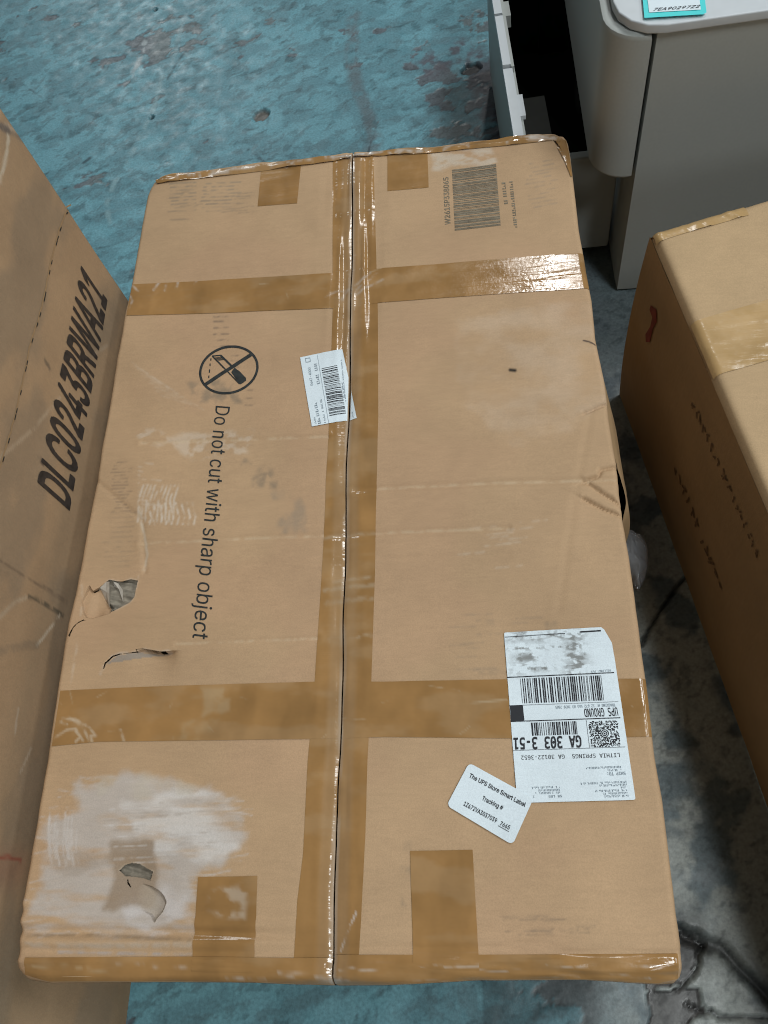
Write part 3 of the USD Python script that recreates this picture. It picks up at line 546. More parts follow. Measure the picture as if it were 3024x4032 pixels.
# side panels down to the floor
def wall(curve, inward, drop, name, bulge=None, label=None, rows=28):
    c = rs(curve, 240); zt = hz(c[:, 0] + inward[0] * 1e-4, c[:, 1] + inward[1] * 1e-4) - drop
    t = np.linspace(0, 1, rows)[:, None]
    X = np.repeat(c[None, :, 0], rows, 0); Y = np.repeat(c[None, :, 1], rows, 0); Z = zt[None] * (1 - t) + 0.001 * t
    X = X + inward[0] * 0.003 * np.sin(np.clip(t * 3, 0, 1) * math.pi / 2); Y = Y + inward[1] * 0.003 * np.sin(np.clip(t * 3, 0, 1) * math.pi / 2)
    if bulge is not None: X, Y, Z = bulge(X, Y, Z, t)
    f = tri(grid_faces(rows, 240))
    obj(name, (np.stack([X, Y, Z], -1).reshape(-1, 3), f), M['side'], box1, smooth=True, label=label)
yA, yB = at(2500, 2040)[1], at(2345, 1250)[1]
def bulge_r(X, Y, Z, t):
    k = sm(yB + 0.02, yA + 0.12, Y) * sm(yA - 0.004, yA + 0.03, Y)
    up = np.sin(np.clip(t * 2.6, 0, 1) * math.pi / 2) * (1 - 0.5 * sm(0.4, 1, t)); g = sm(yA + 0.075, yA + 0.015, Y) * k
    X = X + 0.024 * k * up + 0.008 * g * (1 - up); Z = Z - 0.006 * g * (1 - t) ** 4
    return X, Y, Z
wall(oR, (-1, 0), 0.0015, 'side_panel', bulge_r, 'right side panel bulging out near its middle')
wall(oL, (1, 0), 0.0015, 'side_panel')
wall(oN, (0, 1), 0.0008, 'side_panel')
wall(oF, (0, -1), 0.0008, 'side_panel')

# torn holes: grey inner layers and the folded bit of liner
def sheet(poly, grow, z0, amp, sx, sy, seed, st=0.0014):
    b = np.array(Polygon(pl(poly)[:, :2]).buffer(grow).bounds); xs, ys = np.arange(b[0], b[2], st), np.arange(b[1], b[3], st)
    X, Y = np.meshgrid(xs, ys, indexing='ij'); Z = hz(X, Y) - z0 + 0.0011 * np.sin((Y + 0.25 * X) * 2 * math.pi / 0.0062) + amp * (fbm(np.stack([X * sx, Y * sy, 0 * X + seed], -1), 3, seed) - 0.5)
    u, v = pix(np.stack([X, Y, 0 * X + H], -1)); pp = Polygon(poly).buffer(14)
    cu, cv = [(w[1:, 1:] + w[:-1, :-1]) / 2 for w in (u, v)]
    return (np.stack([X, Y, Z], -1).reshape(-1, 3), tri(grid_faces(*X.shape, inside(list(pp.exterior.coords), cu, cv))))
obj('inner_layer', sheet(HOLE, 0.006, 0.0068, 0.0075, 60, 190, 5), M['gum'], box1, smooth=True, label='crumpled grey inner layer showing in the upper tear')
obj('inner_layer', sheet(HOLE2, 0.006, 0.0062, 0.003, 60, 60, 6), M['gum'], box1, smooth=True, label='inner layer showing in the oval puncture')
tp = cr(250, 2200, 3.318, [(470, 375), (560, 308), (625, 318), (628, 480), (606, 645), (540, 530)])
P = pl(tp); P[:, 2] = hz(P[:, 0], P[:, 1]) + np.array([-0.001, 0.001, 0.0045, 0.005, 0.0006, 0.0])
P[:, 2] = np.maximum(P[:, 2], H - 0.004)
ctr = P.mean(0) + [0, 0, 0.0012]
obj('torn_liner', (np.vstack([P, ctr]), np.array([(i, (i + 1) % 6, 6) for i in range(6)])), M['torn'], box1, label='pale triangle of liner folded back over the tear')
tp2 = cr(250, 2200, 3.318, [(640, 290), (700, 310), (765, 400), (770, 560), (735, 430), (690, 345), (632, 340)])
P = pl(tp2); P[:, 2] = H - 0.005 + np.array([0.003, 0.002, 0.0035, 0.003, 0.0015, 0.001, 0.0])
ctr = P.mean(0)
obj('torn_liner', (np.vstack([P, ctr]), np.array([(i, (i + 1) % 7, 7) for i in range(7)])), M['torn'], box1)

# ------------------------------------------------------------------ tape
def tape(a, b, off, label=None, n=None, extra=None, st=0.0016):
    """strip between two edge polylines given in pixels of the lid"""
    A, B = pl(a)[:, :2], pl(b)[:, :2]
    la = np.linalg.norm(np.diff(A, axis=0), axis=1).sum(); w = np.linalg.norm(A[0] - B[0])
    n, m = max(3, int(w / st)), max(4, int(la / st))
    A, B = rs(A, m), rs(B, m); s = np.linspace(0, 1, n)[:, None, None]
    g2 = (1 - s) * A[None] + s * B[None]; x, y = g2[..., 0], g2[..., 1]
    z = hz(x, y) + off
    if extra is not None: z = z + extra(x, y)
    u, v = pix(np.stack([x, y, 0 * x + H], -1))
    f = tri(grid_faces(n, m)); V = np.stack([x, y, z], -1).reshape(-1, 3)
    nrm = np.cross(V[f[0, 1]] - V[f[0, 0]], V[f[0, 2]] - V[f[0, 0]])
    if nrm[2] < 0: f = f[:, ::-1]
    return obj('tape_strip', (V, f), M['tape'], box1, smooth=True, col=paint(u, v, x, y, True).reshape(-1, 3), label=label)
lift = lambda x, y: 0.0016 * np.maximum(fbm(np.stack([x * 110, y * 7, 0 * x], -1), 2, 77) - 0.45, 0) * np.exp(-((x - xs_(y)) / 0.025) ** 2)
SL_ = [(1312, 618), (1310, 1000), (1310, 1228), (1294, 1729), (1283, 1911), (1281, 2000), (1272, 2182), (1262, 2365), (1240, 2684), (1220, 2911), (1212, 3000), (1194, 3365), (1171, 3547), (1158, 3775), (1152, 3876)]
SR_ = [(1471, 604), (1483, 1060), (1488, 1230), (1490, 1638), (1484, 1911), (1481, 2000), (1477, 2273), (1463, 2675), (1452, 2911), (1447, 3000), (1440, 3273), (1422, 3638), (1413, 3775), (1409, 3880)]
sm_l = [(a - 3.2, b) for a, b in SEAM[::-1]]; sm_l[0] = (1387, 611); sm_l[-1] = (1307, 3879)
sm_r = [(a + 3.2, b) for a, b in SEAM[::-1]]; sm_r[0] = (1393, 611); sm_r[-1] = (1313, 3879)
tape(SL_, sm_l, 0.00045, 'left half of the slit seam tape', extra=lift)
tape(sm_r, SR_, 0.00045, 'right half of the slit seam tape', extra=lift)
def cut_at_seam(edge, left):
    e = np.asarray(edge, float)
    # the seam's u at this v
    sv = np.asarray(SEAM, float)[::-1]; out = []
    uu = np.interp(e[:, 1].mean(), sv[:, 1], sv[:, 0]) + (-3.4 if left else 3.4)
    p = (uu, np.interp(uu, e[:, 0], e[:, 1]))
    return [tuple(q) for q in e if q[0] < uu] + [p] if left else [p] + [tuple(q) for q in e if q[0] > uu]
UT = [(523, 1123), (800, 1108), (1310, 1077), (1495, 1059), (1822, 1032), (2150, 1006), (2297, 998)]
UB = [(500, 1246), (800, 1236), (1310, 1214), (1490, 1193), (2059, 1150), (2321, 1135)]
LT_ = [(239, 2720), (638, 2702), (1240, 2685), (1512, 2685), (1995, 2674), (2545, 2672)]
LB_ = [(205, 2939), (383, 2922), (1221, 2910), (1512, 2902), (2013, 2907), (2570, 2900)]
wr = lambda x, y: 0.0
tape(cut_at_seam(UT, True), cut_at_seam(UB, True), 0.0007, 'upper cross tape left of the slit')
tape(cut_at_seam(UT, False), cut_at_seam(UB, False), 0.0007, 'upper cross tape right of the slit, with a bright lamp reflection')
tape(cut_at_seam(LT_, True), cut_at_seam(LB_, True), 0.0007, 'lower cross tape left of the slit')
tape(cut_at_seam(LT_, False), cut_at_seam(LB_, False), 0.0007, 'lower cross tape right of the slit')
tape([(1030, 649), (1015, 814)], [(1187, 640), (1171, 804)], 0.0004, 'short tape tab on the far edge, left one')
tape([(1526, 600), (1526, 755)], [(1683, 586), (1688, 738)], 0.0004, 'short tape tab on the far edge, right one')
tape([(781, 3454), (749, 3868)], [(1015, 3449), (998, 3872)], 0.0007, 'short tape tab on the near edge, left one')
tape([(1615, 3351), (1630, 3866)], [(1861, 3346), (1890, 3862)], 0.0007, 'short tape tab on the near edge, right one')
cr_n = lambda x, y: 0.006 * np.maximum(fbm(np.stack([x * 9, y * 130, 0 * x + 2], -1), 3, 78) - 0.42, 0)
tape([(100, 3770), (747, 3766), (1158, 3772), (1305, 3772)], [(90, 3840), (180, 3868), (600, 3866), (1000, 3868), (1306, 3880)], 0.0004, 'tape along the near edge, left of the slit', extra=cr_n)
tape([(1316, 3760), (1512, 3759), (1895, 3759), (2670, 3755)], [(1316, 3880), (1512, 3878), (1900, 3860), (2300, 3858), (2600, 3876), (2680, 3858)], 0.0004, 'shiny wrinkled tape along the near edge, right of the slit', extra=cr_n)
cr_f = lambda x, y: 0.009 * np.maximum(fbm(np.stack([x * 24, y * 170, 0 * x + 4], -1), 3, 79) - 0.42, 0)
tape([(620, 722), (1030, 676), (1384, 632)], [(612, 712), (640, 693), (900, 663), (1030, 648), (1384, 612)], 0.0009, 'tape along the far edge, left part', extra=cr_f)
tape([(1396, 630), (1700, 604), (2000, 574), (2180, 552), (2215, 600)], [(1396, 610), (1512, 601), (1700, 582), (1950, 550), (2180, 525), (2230, 548)], 0.0009, 'crinkled tape along the far edge, right part', extra=cr_f)
tape([(2195, 585), (2225, 640), (2247, 695)], [(2228, 545), (2240, 600), (2254, 690)], 0.0013, 'tape folded over the far right corner')

# ------------------------------------------------------------------ lettering helpers
FONTS = {}
def font_file(mono):
    f = glob.glob('/opt/blender-*/*/datafiles/fonts/' + ('DejaVuSansMono.woff2' if mono else 'Inter.woff2'))
    return (f or glob.glob('/opt/blender-*/*/datafiles/fonts/Inter.woff2'))[0]
def text_shape(text, bold=0, mono=False):
    """outline of a line of writing, capitals 1 high, starting at the origin"""
    from PIL import Image, ImageDraw, ImageFont
    key = (text, bold, mono)
    if key in FONTS: return FONTS[key]
    ft = ImageFont.truetype(font_file(mono), 96); x0, y0, x1, y1 = ft.getbbox(text, anchor='ls', stroke_width=bold)
    im = Image.new('L', (x1 - x0 + 8, y1 - y0 + 8)); ImageDraw.Draw(im).text((4 - x0, 4 - y0), text, 255, ft, anchor='ls', stroke_width=bold)
    on = np.pad(np.asarray(im) > 127, ((0, 0), (1, 1))).astype(np.int8); r, s = np.nonzero(np.diff(on, axis=1) == 1); e = np.nonzero(np.diff(on, axis=1) == -1)[1]
    g = union_all(sbox(s, -r - 1, e, -r)).buffer(0.6).buffer(-0.6).simplify(0.7)
    k = 1 / 70.0; g = affinity.affine_transform(g, [k, 0, 0, k, -4 * k, (4 - y0) * k])
    w = g.bounds[2] - g.bounds[0]; FONTS[key] = (affinity.translate(g, -g.bounds[0], 0), w); return FONTS[key]
def shape_mesh(g, f3, maxe=0.0032):
    """triangles of a flat outline, put into the scene by f3(x, y)"""
    out = []
    for q in getattr(g, 'geoms', [g]):
        if q.is_empty or q.area < 1e-12: continue
        v, f = trimesh.creation.triangulate_polygon(q, engine='earcut'); out.append(trimesh.Trimesh(np.c_[v, 0 * v[:, 0]], f, process=False))
    m = trimesh.util.concatenate(out); v, f = np.array(m.vertices), np.array(m.faces)
    if maxe: v, f = trimesh.remesh.subdivide_to_size(v, f, maxe, max_iter=12)
    P = f3(v[:, 0], v[:, 1]); n = np.cross(P[f[:, 1]] - P[f[:, 0]], P[f[:, 2]] - P[f[:, 0]])
    return P, f
def lid(off):
    return lambda x, y: np.stack([x, y, hz(x, y) + off], -1)
def fix_up(Pf, axis=2, sign=1):
    P, f = Pf; n = np.cross(P[f[:, 1]] - P[f[:, 0]], P[f[:, 2]] - P[f[:, 0]])[:, axis]
    f = f.copy(); k = n * sign < 0; f[k] = f[k][:, ::-1]; return P, f
def line_text(text, a, b, cap, bold=0, mono=False, to=lambda p: pl(p)[:, :2]):
    """writing whose baseline runs from pixel a to pixel b; cap = pixel offset from the baseline up to the cap line"""
    q = to([a, b, (a[0] + cap[0], a[1] + cap[1])]); g, w = text_shape(text, bold, mono)
    ex = (q[1] - q[0]) / w; ey = q[2] - q[0]
    return affinity.affine_transform(g, [ex[0], ey[0], ex[1], ey[1], q[0][0], q[0][1]])
def px_poly(pts, to=lambda p: pl(p)[:, :2]): return Polygon(to(pts)).buffer(0)
def px_line(a, b, w_px, to=lambda p: pl(p)[:, :2]):
    a, b = np.array(a, float), np.array(b, float); d = b - a; nrm = np.array([-d[1], d[0]]) / np.linalg.norm(d) * w_px / 2
    return px_poly([a + nrm, b + nrm, b - nrm, a - nrm], to)
def bars(quad, n, seed, along=0, dens=0.5, wide=3):
    """bar code inside the pixel quad TL TR BR BL; along 0: bars stand side by side from left to right, 1: from top to bottom"""
    r = np.random.default_rng(seed); q = np.array(quad, float); ws = r.integers(1, wide + 1, 2 * n).astype(float); ws[1::2] *= (1 - dens) / dens
    e = np.r_[0, np.cumsum(ws)]; e /= e[-1]; out = []
    for k in range(n):
        a, b = e[2 * k], e[2 * k + 1]
        if along == 0: c = [q[0] + (q[1] - q[0]) * a, q[0] + (q[1] - q[0]) * b, q[3] + (q[2] - q[3]) * b, q[3] + (q[2] - q[3]) * a]
        else: c = [q[0] + (q[3] - q[0]) * a, q[1] + (q[2] - q[1]) * a, q[1] + (q[2] - q[1]) * b, q[0] + (q[3] - q[0]) * b]
        out.append(px_poly(c))
    return MultiPolygon([o for o in out if o.area > 0])
def tiny(a, b, cap, seed):
    """a line of writing too small to read: broken little strokes"""
    r = np.random.default_rng(seed); a, b, cap = np.array(a, float), np.array(b, float), np.array(cap, float); L = np.linalg.norm(b - a); d = (b - a) / L; h = np.linalg.norm(cap); out = []; t = 0
    while t < L:
        if r.random() < 0.14: t += h * 0.6; continue
        w = h * (0.22 + 0.2 * r.random()); p = a + d * t
        lo, hi = (0, 1) if r.random() < 0.6 else ((0, 0.55) if r.random() < 0.5 else (0.4, 1))
        out.append(px_poly([p + cap * lo, p + d * w + cap * lo, p + d * w + cap * hi, p + cap * hi]))
        if r.random() < 0.5: out.append(px_poly([p + cap * 0.0, p + d * h * 0.6, p + d * h * 0.6 + cap * 0.18, p + cap * 0.18]))
        t += h * 0.72
    return unary_union(out)
def cuts_seam(g):
    s = pl(SEAM)[:, :2]; return g.difference(LineString(s).buffer(0.0016))

# ------------------------------------------------------------------ print on the lid
obj('printed_warning', fix_up(shape_mesh(line_text('Do not cut with sharp object', (851, 1600), (759, 2512), (56, 4), 0), lid(0.0004))), M['symbol'], box1, label='dark printed line of writing, a warning against sharp objects')
c5 = lambda pts: cr(740, 1300, 5.184, pts)
ring = pl(c5([(262 + 578 + 577 * math.cos(t), 0) for t in ()])) if False else None
th = np.linspace(0, 2 * math.pi, 72, endpoint=False)
def ell(cx, cy, rx, ry, ang): return [(cx + rx * math.cos(t) * math.cos(ang) - ry * math.sin(t) * math.sin(ang), cy + rx * math.cos(t) * math.sin(ang) + ry * math.sin(t) * math.cos(ang)) for t in th]
outer, inner = px_poly(c5(ell(840, 822, 618, 490, -0.30))), px_poly(c5(ell(840, 822, 568, 442, -0.30)))
sym = [outer.difference(inner), px_line(*c5([(345, 1135), (1315, 490)]), 13.5),
       px_poly(c5([(960, 770), (1010, 820), (1050, 840), (1190, 985), (1195, 1040), (1090, 1115), (1050, 1110), (985, 1010), (890, 870)])),
       px_line(*c5([(505, 540), (820, 860)]), 6), px_line(*c5([(675, 525), (900, 745)]), 8), px_line(*c5([(500, 538), (680, 522)]), 4.5), px_line(*c5([(820, 860), (1060, 1110)]), 5)]
for k in range(4): sym.append(px_line(*c5([(530 + 32 * k, 578 + 16 * k), (700 + 12 * k, 558 + 18 * k)]), 2.2))
for a, b in (((480, 585), (470, 630)), ((462, 690), (456, 740)), ((448, 810), (445, 880)), ((436, 940), (432, 990))): sym.append(px_line(*c5([a, b]), 4.5))
obj('warning_symbol', fix_up(shape_mesh(unary_union(sym), lid(0.0004))), M['symbol'], box1, label='printed circle with a struck out box cutter')
c4 = lambda pts: cr(1700, 600, 2.765, pts)
obj('printed_code', fix_up(shape_mesh(line_text('W2615P338065', *c4([(204, 783), (182, 268)]), (-21, 2), 2), lid(0.0004))), M['faded'], box1, label='grey printed code beside the bar code')
obj('printed_barcode', fix_up(shape_mesh(bars(c4([(220, 190), (700, 130), (752, 805), (252, 860)]), 40, 12, 1, 0.62, 4), lid(0.0004))), M['faded'], box1, label='faded grey bar code printed near the far right corner')
stuff(obj('printed_small_writing', fix_up(shape_mesh(unary_union([tiny(*c4([(832, 585), (800, 330)]), (-14, 1), 3), tiny(*c4([(932, 820), (880, 310)]), (-13, 1), 4)]), lid(0.0004))), M['faded'], box1, label='two faded lines of small writing'))

# ------------------------------------------------------------------ shipping label
cl = lambda pts: cr(1950, 2440, 2.765, pts)
def sticker(name, poly_px, off, label, rounded=0.0, slit=False, mtl='paper_d', stains=None, fine=0.003):
    g = px_poly(poly_px)
    if rounded: g = g.buffer(-rounded).buffer(rounded)
    if slit: g = cuts_seam(g)
    P, f = fix_up(shape_mesh(g, lid(off), fine))
    u, v = pix(np.c_[P[:, :2], np.full(len(P), H)]); c = np.tile([0.70, 0.79, 0.845], (len(P), 1))
    if stains is not None: c = stains(u, v, P[:, 0], P[:, 1], c)
    return obj(name, (P, f), M[mtl], box1, smooth=True, col=c, label=label)
def grime(u, v, x, y, c):
    q = lambda sx, sy, s: fbm(np.stack([x * sx, y * sy, 0 * x + s], -1), 4, s)
    n = sm(0.47, 0.58, q(70, 230, 601)) * 0.9 + sm(0.5, 0.6, q(330, 420, 602)) * 0.75 - 0.1
    f = np.zeros(len(u))
    for (cx, cy, rx, ry, al) in ((330, 180, 260, 70, 0.6), (700, 160, 240, 60, 0.6), (870, 170, 110, 60, 0.9), (330, 310, 260, 30, 0.8), (620, 300, 150, 18, 0.8), (350, 415, 120, 50, 1.0), (870, 290, 110, 45, 1.0), (870, 400, 120, 50, 1.0), (880, 490, 120, 60, 0.9), (360, 510, 150, 50, 0.9), (560, 520, 110, 40, 0.7), (860, 575, 110, 35, 0.9), (230, 570, 130, 50, 0.5), (180, 200, 90, 40, .5)):
        e = ((u - 1950) * 2.765 - cx) / rx, ((v - 2440) * 2.765 - cy) / ry
        f = np.maximum(f, al * np.exp(-(e[0] ** 2 + e[1] ** 2) * 0.9))
    return c + (np.array([0.17, 0.17, 0.16]) - c) * np.clip(f * (0.1 + n), 0, 0.85)[:, None]
lab = sticker('shipping_label', cl([(95, 140), (1150, 80), (1185, 105), (1270, 250), (1300, 420), (1525, 1945), (1512, 1963), (600, 1985), (240, 1995), (190, 1370)]), 0.0012, 'white shipping label with bar codes, worn at its far end', 0.0012, stains=grime, fine=0.0013)
O2 = lid(0.0015)
obj('barcode', fix_up(shape_mesh(bars(cl([(270, 642), (1157, 606), (1190, 880), (295, 912)]), 40, 21, 0, 0.46), O2)), M['ink'], lab)
obj('barcode', fix_up(shape_mesh(bars(cl([(388, 1122), (893, 1105), (908, 1248), (402, 1265)]), 24, 22, 0, 0.52), O2)), M['ink'], lab)
rules = [px_line(*cl([(130, 630), (1293, 577)]), 3.8), px_line(*cl([(150, 937), (1338, 894)]), 1.4), px_poly(cl([(160, 936), (300, 931), (318, 1098), (172, 1108)])),
         px_line(*cl([(172, 1110), (1362, 1068)]), 3.8), px_line(*cl([(990, 1092), (1028, 1398)]), 1.4), px_line(*cl([(195, 1425), (1413, 1386)]), 1.6),
         px_line(*cl([(105, 190), (760, 150)]), 2.5), px_line(*cl([(920, 135), (1150, 120)]), 6)]
obj('printed_rules', fix_up(shape_mesh(unary_union(rules), O2)), M['ink'], lab)
wr_ = [line_text('UPS GROUND', *cl([(1325, 957), (962, 972)]), (6, 32), 1, True), line_text('GA 303 3-51', *cl([(935, 1264), (197, 1292)]), (3, 44), 3, True),
       line_text('LITHIA SPRINGS  GA 30122-3652', *cl([(1352, 1452), (282, 1482)]), (2, 16), 0, True)]
obj('printed_writing', fix_up(shape_mesh(unary_union(wr_), O2)), M['ink'], lab)
sml = [line_text('TRACKING #: 1Z 672 VA3 03 7039 7665', *cl([(1308, 914), (655, 940)]), (1, 11), 1, True), line_text('SHIP TO:', *cl([(1416, 1656), (1220, 1664)]), (2, 12), 2, True), line_text('58 LBS', *cl([(727, 1908), (580, 1914)]), (1, 9), 2, True),
       line_text('BILLING: P/P', *cl([(1256, 543), (1040, 556)]), (1, 8), 1, True), line_text('1', *cl([(424, 1915), (412, 1916)]), (1, 9), 2, True)]
for k, (a, b, h_) in enumerate([((1366, 1592), (990, 1606), 8), ((1370, 1624), (1225, 1632), 8), ((1425, 1756), (935, 1776), 8), ((1430, 1786), (1130, 1798), 8), ((1430, 1816), (1370, 1819), 7), ((1432, 1846), (1085, 1856), 8), ((1438, 1878), (1180, 1886), 8), ((1448, 1908), (1180, 1916), 8),
                                ((700, 1810), (385, 1822), 8), ((700, 1842), (460, 1850), 8), ((705, 1872), (440, 1880), 8)]):
    sml.append(tiny(*cl([a, b]), (1, h_), 30 + k))
stuff(obj('printed_small_writing', fix_up(shape_mesh(unary_union(sml), O2)), M['ink2'], lab))
r = np.random.default_rng(5); mc = []; qd = np.array(cl([(1012, 1106), (1335, 1096), (1366, 1380), (1042, 1390)]))
for i in range(30):
    for j in range(28):
        cx, cy = (i + 0.5 + 0.5 * (j % 2)) / 30.5, (j + 0.5) / 28
        if r.random() > 0.46 or math.hypot(cx - 0.54, cy - 0.48) < 0.17: continue
        p = (1 - cy) * ((1 - cx) * qd[0] + cx * qd[1]) + cy * ((1 - cx) * qd[3] + cx * qd[2])
        mc.append(px_poly([(p[0] - 2, p[1] - 1.9), (p[0] + 2, p[1] - 1.9), (p[0] + 2, p[1] + 1.9), (p[0] - 2, p[1] + 1.9)]))
for ro, ri in ((16.5, 13.0), (10, 6.5), (3.5, 0)):
    cc_ = cl([(1192, 1240)])[0]; o_ = px_poly([(cc_[0] + ro * math.cos(t), cc_[1] + ro * math.sin(t)) for t in th[::3]])
    mc.append(o_.difference(px_poly([(cc_[0] + ri * math.cos(t), cc_[1] + ri * math.sin(t)) for t in th[::3]])) if ri else o_)
stuff(obj('printed_dot_code', fix_up(shape_mesh(unary_union(mc), O2)), M['ink'], lab))

ct = lambda pts: cr(1700, 2960, 3.770, pts)
lab2 = sticker('tracking_label', ct([(555, 165), (1512, 690), (1200, 1385), (222, 800)]), 0.0016, 'tilted white sticker with a tracking number', 0.0042)
O3 = lid(0.0020); cap = (6.5, -15.5)
t2 = [line_text('The UPS Store Smart Label', *ct([(552, 378), (1382, 822)]), cap, 2), line_text('Tracking #', *ct([(742, 714), (1045, 868)]), cap, 2),
      line_text('1Z672VA3037039', *ct([(470, 797), (955, 1058)]), cap, 2), line_text('7665', *ct([(1008, 1090), (1148, 1160)]), cap, 2), px_line(*ct([(985, 1098), (1145, 1187)]), 2.2)]
obj('printed_writing', fix_up(shape_mesh(unary_union(t2), O3)), M['ink'], lab2)

cb = lambda pts: cr(1150, 1340, 5.53, pts)
lab3 = sticker('barcode_label', cb([(180, 385), (1095, 190), (1410, 1700), (440, 1895)]), 0.0012, 'small white bar code label cut through by the slit', 0, True)
obj('barcode', fix_up(shape_mesh(bars(cb([(648, 628), (985, 552), (1180, 1612), (828, 1690)]), 34, 41, 1, 0.42), O2)), M['ink'], lab3)
t3 = [line_text('0647-4000', *cb([(468, 995), (405, 600)]), (-10, 2), 1), px_line(*cb([(555, 330), (805, 1815)]), 1.3),
      px_poly(cb([(290, 405), (400, 390), (412, 480), (305, 500)])).difference(px_poly(cb([(305, 415), (392, 403), (400, 472), (315, 487)]))),
      tiny(*cb([(610, 960), (540, 500)]), (-11, 2), 51), tiny(*cb([(640, 1830), (540, 1360)]), (-11, 2), 52), tiny(*cb([(545, 1850), (515, 1700)]), (-6, 1), 53),
      tiny(*cb([(750, 1810), (650, 1290)]), (-7, 1), 54), tiny(*cb([(1150, 1240), (1105, 920)]), (-6, 1), 55), tiny(*cb([(1180, 1330), (1080, 400)]), (-4, 1), 56),
      tiny(*cb([(1340, 1680), (1320, 1540)]), (-5, 1), 57)]
stuff(obj('printed_small_writing', fix_up(shape_mesh(cuts_seam(unary_union(t3)), O2)), M['ink2'], lab3))

# ------------------------------------------------------------------ left carton
XL, YL, ZL = -0.291, 0.308, 0.525
box2 = thing('cardboard_box', 'tall brown carton on the left with a black printed code and a perforated tear line', 'cardboard box')
def left_x(y, z):                          # its face towards the middle carton, slightly bowed
    return XL - 0.016 + 0.016 * (y - 0.3) + 0.030 * sm(0.19, 0.02, z) * sm(0.3, 0.0, y) + 0.0025 * (fbm(np.stack([0 * y, y * 7, z * 9], -1), 3, 91) - 0.5) - rnd(YL - y, 0.012) - rnd(ZL - z, 0.010)
def to_left(p):
    a = np.asarray(p, float); q = at_x(a[:, 0], a[:, 1], XL)
    for _ in range(4):
        q = at_x(a[:, 0], a[:, 1], left_x(q[:, 1], q[:, 2]))
    return q[:, 1:]
ys = np.linspace(-0.80, YL, 420); zs = np.linspace(0.001, ZL, 230)
Yg, Zg = np.meshgrid(ys, zs, indexing='ij'); Xg = left_x(Yg, Zg)
dL = lambda pts: seg_dist(to_left(pts), Yg, Zg)[0]
colL = np.tile(np.array([0.395, 0.268, 0.16]), Yg.shape + (1,)); nL = lambda sx, sy, s: fbm(np.stack([0 * Yg + s, Yg * sx, Zg * sy], -1), 4, s)
colL = colL * (1 + 0.35 * (nL(5, 7, 92) - 0.5))[..., None]
def mixL(f, c):
    global colL
    colL = colL + (np.asarray(c) - colL) * np.clip(f, 0, 1)[..., None]
mixL(0.6 * sm(0.5, 0.68, nL(9, 14, 93)), (0.27, 0.205, 0.14))
c0 = lambda pts: cr(0, 350, 2.95, pts); c8 = lambda pts: cr(0, 2000, 2.2125, pts)
for k, (pts, w, c, a) in enumerate([(c0([(-60, 400), (100, 480), (250, 590), (420, 760), (600, 940)]), 0.004, (0.24, 0.19, 0.14), .8), (c0([(320, 640), (440, 790)]), 0.005, (0.06, 0.05, 0.05), .9), (c0([(530, 920), (560, 945)]), 0.003, (0.06, 0.045, 0.04), .9),
                                     (c0([(-60, 360), (60, 420), (250, 560), (470, 780)]), 0.0045, (0.48, 0.39, 0.30), .6), (c0([(20, 440), (90, 480)]), 0.006, (0.13, 0.11, 0.10), .8), (c0([(100, 540), (85, 720), (0, 1080)]), 0.0035, (0.56, 0.48, 0.37), .8),
                                     (cr(0, 1000, 1.097, [(260, 620), (140, 760), (0, 880)]), 0.003, (0.48, 0.37, 0.26), .6), (cr(0, 1000, 1.097, [(470, 390), (400, 440)]), 0.003, (0.46, 0.36, 0.26), .5), (cr(0, 1000, 1.097, [(195, 460), (215, 495)]), 0.0035, (0.14, 0.11, 0.08), .7), (cr(0, 1000, 1.097, [(170, 880), (185, 905)]), 0.004, (0.08, 0.06, 0.05), .8),
                                     (c8([(0, 450), (180, 580), (400, 700), (580, 820)]), 0.0022, (0.19, 0.135, 0.09), .7), (c8([(250, 770), (340, 810), (450, 870), (550, 935)]), 0.003, (0.10, 0.085, 0.06), .8), (c8([(320, 1200), (520, 940)]), 0.0024, (0.58, 0.48, 0.36), .9),
                                     (c8([(0, 950), (130, 820), (230, 780)]), 0.003, (0.46, 0.37, 0.27), .6), (c8([(160, 1740), (130, 1960)]), 0.002, (0.5, 0.4, 0.3), .7), (c8([(-20, 1250), (260, 1190), (320, 1200)]), 0.006, (0.25, 0.19, 0.13), .5), (c8([(270, 2100), (180, 2300)]), 0.002, (0.5, 0.4, 0.3), .6)]):
    d = dL(pts); mixL((1 - sm(0.4 * w, w, d)) * a * sm(0.25, 0.5, nL(90, 90, 100 + k)), c)
mixL((1 - sm(0.0008, 0.0022, dL(cr(0, 3000, 2.143, [(-40, 805), (70, 800), (180, 835)])))) * 0.85, (0.33, 0.07, 0.045))
mixL(0.35 * sm(0.0, 0.03, 0.03 - dL(cr(0, 3000, 2.143, [(-40, 900), (70, 900), (150, 900)]))), (0.36, 0.16, 0.10))
obj('side_panel', (np.stack([Xg, Yg, Zg], -1).reshape(-1, 3), tri(grid_faces(*Yg.shape))[:, ::-1]), M['left'], box2, smooth=True, col=colL.reshape(-1, 3), label='side panel facing the middle carton, with the printed code')
Xt, Yt = np.meshgrid(np.linspace(-1.0, XL - 0.0265, 120), np.linspace(-0.80, YL - 0.0, 160), indexing='ij'); Zt = ZL - 0.0004 - rnd(YL - Yt, 0.012) + 0.003 * (fbm(np.stack([Xt * 8, Yt * 8, 0 * Xt], -1), 3, 95) - 0.5) * sm(0, 0.02, YL - Yt) * sm(0, 0.02, XL - 0.0265 - Xt)
obj('top_flap', (np.stack([Xt, Yt, Zt], -1).reshape(-1, 3), tri(grid_faces(*Xt.shape))), M['left'], box2, smooth=True, col=np.tile([0.36, 0.26, 0.165], (Xt.size, 1)))
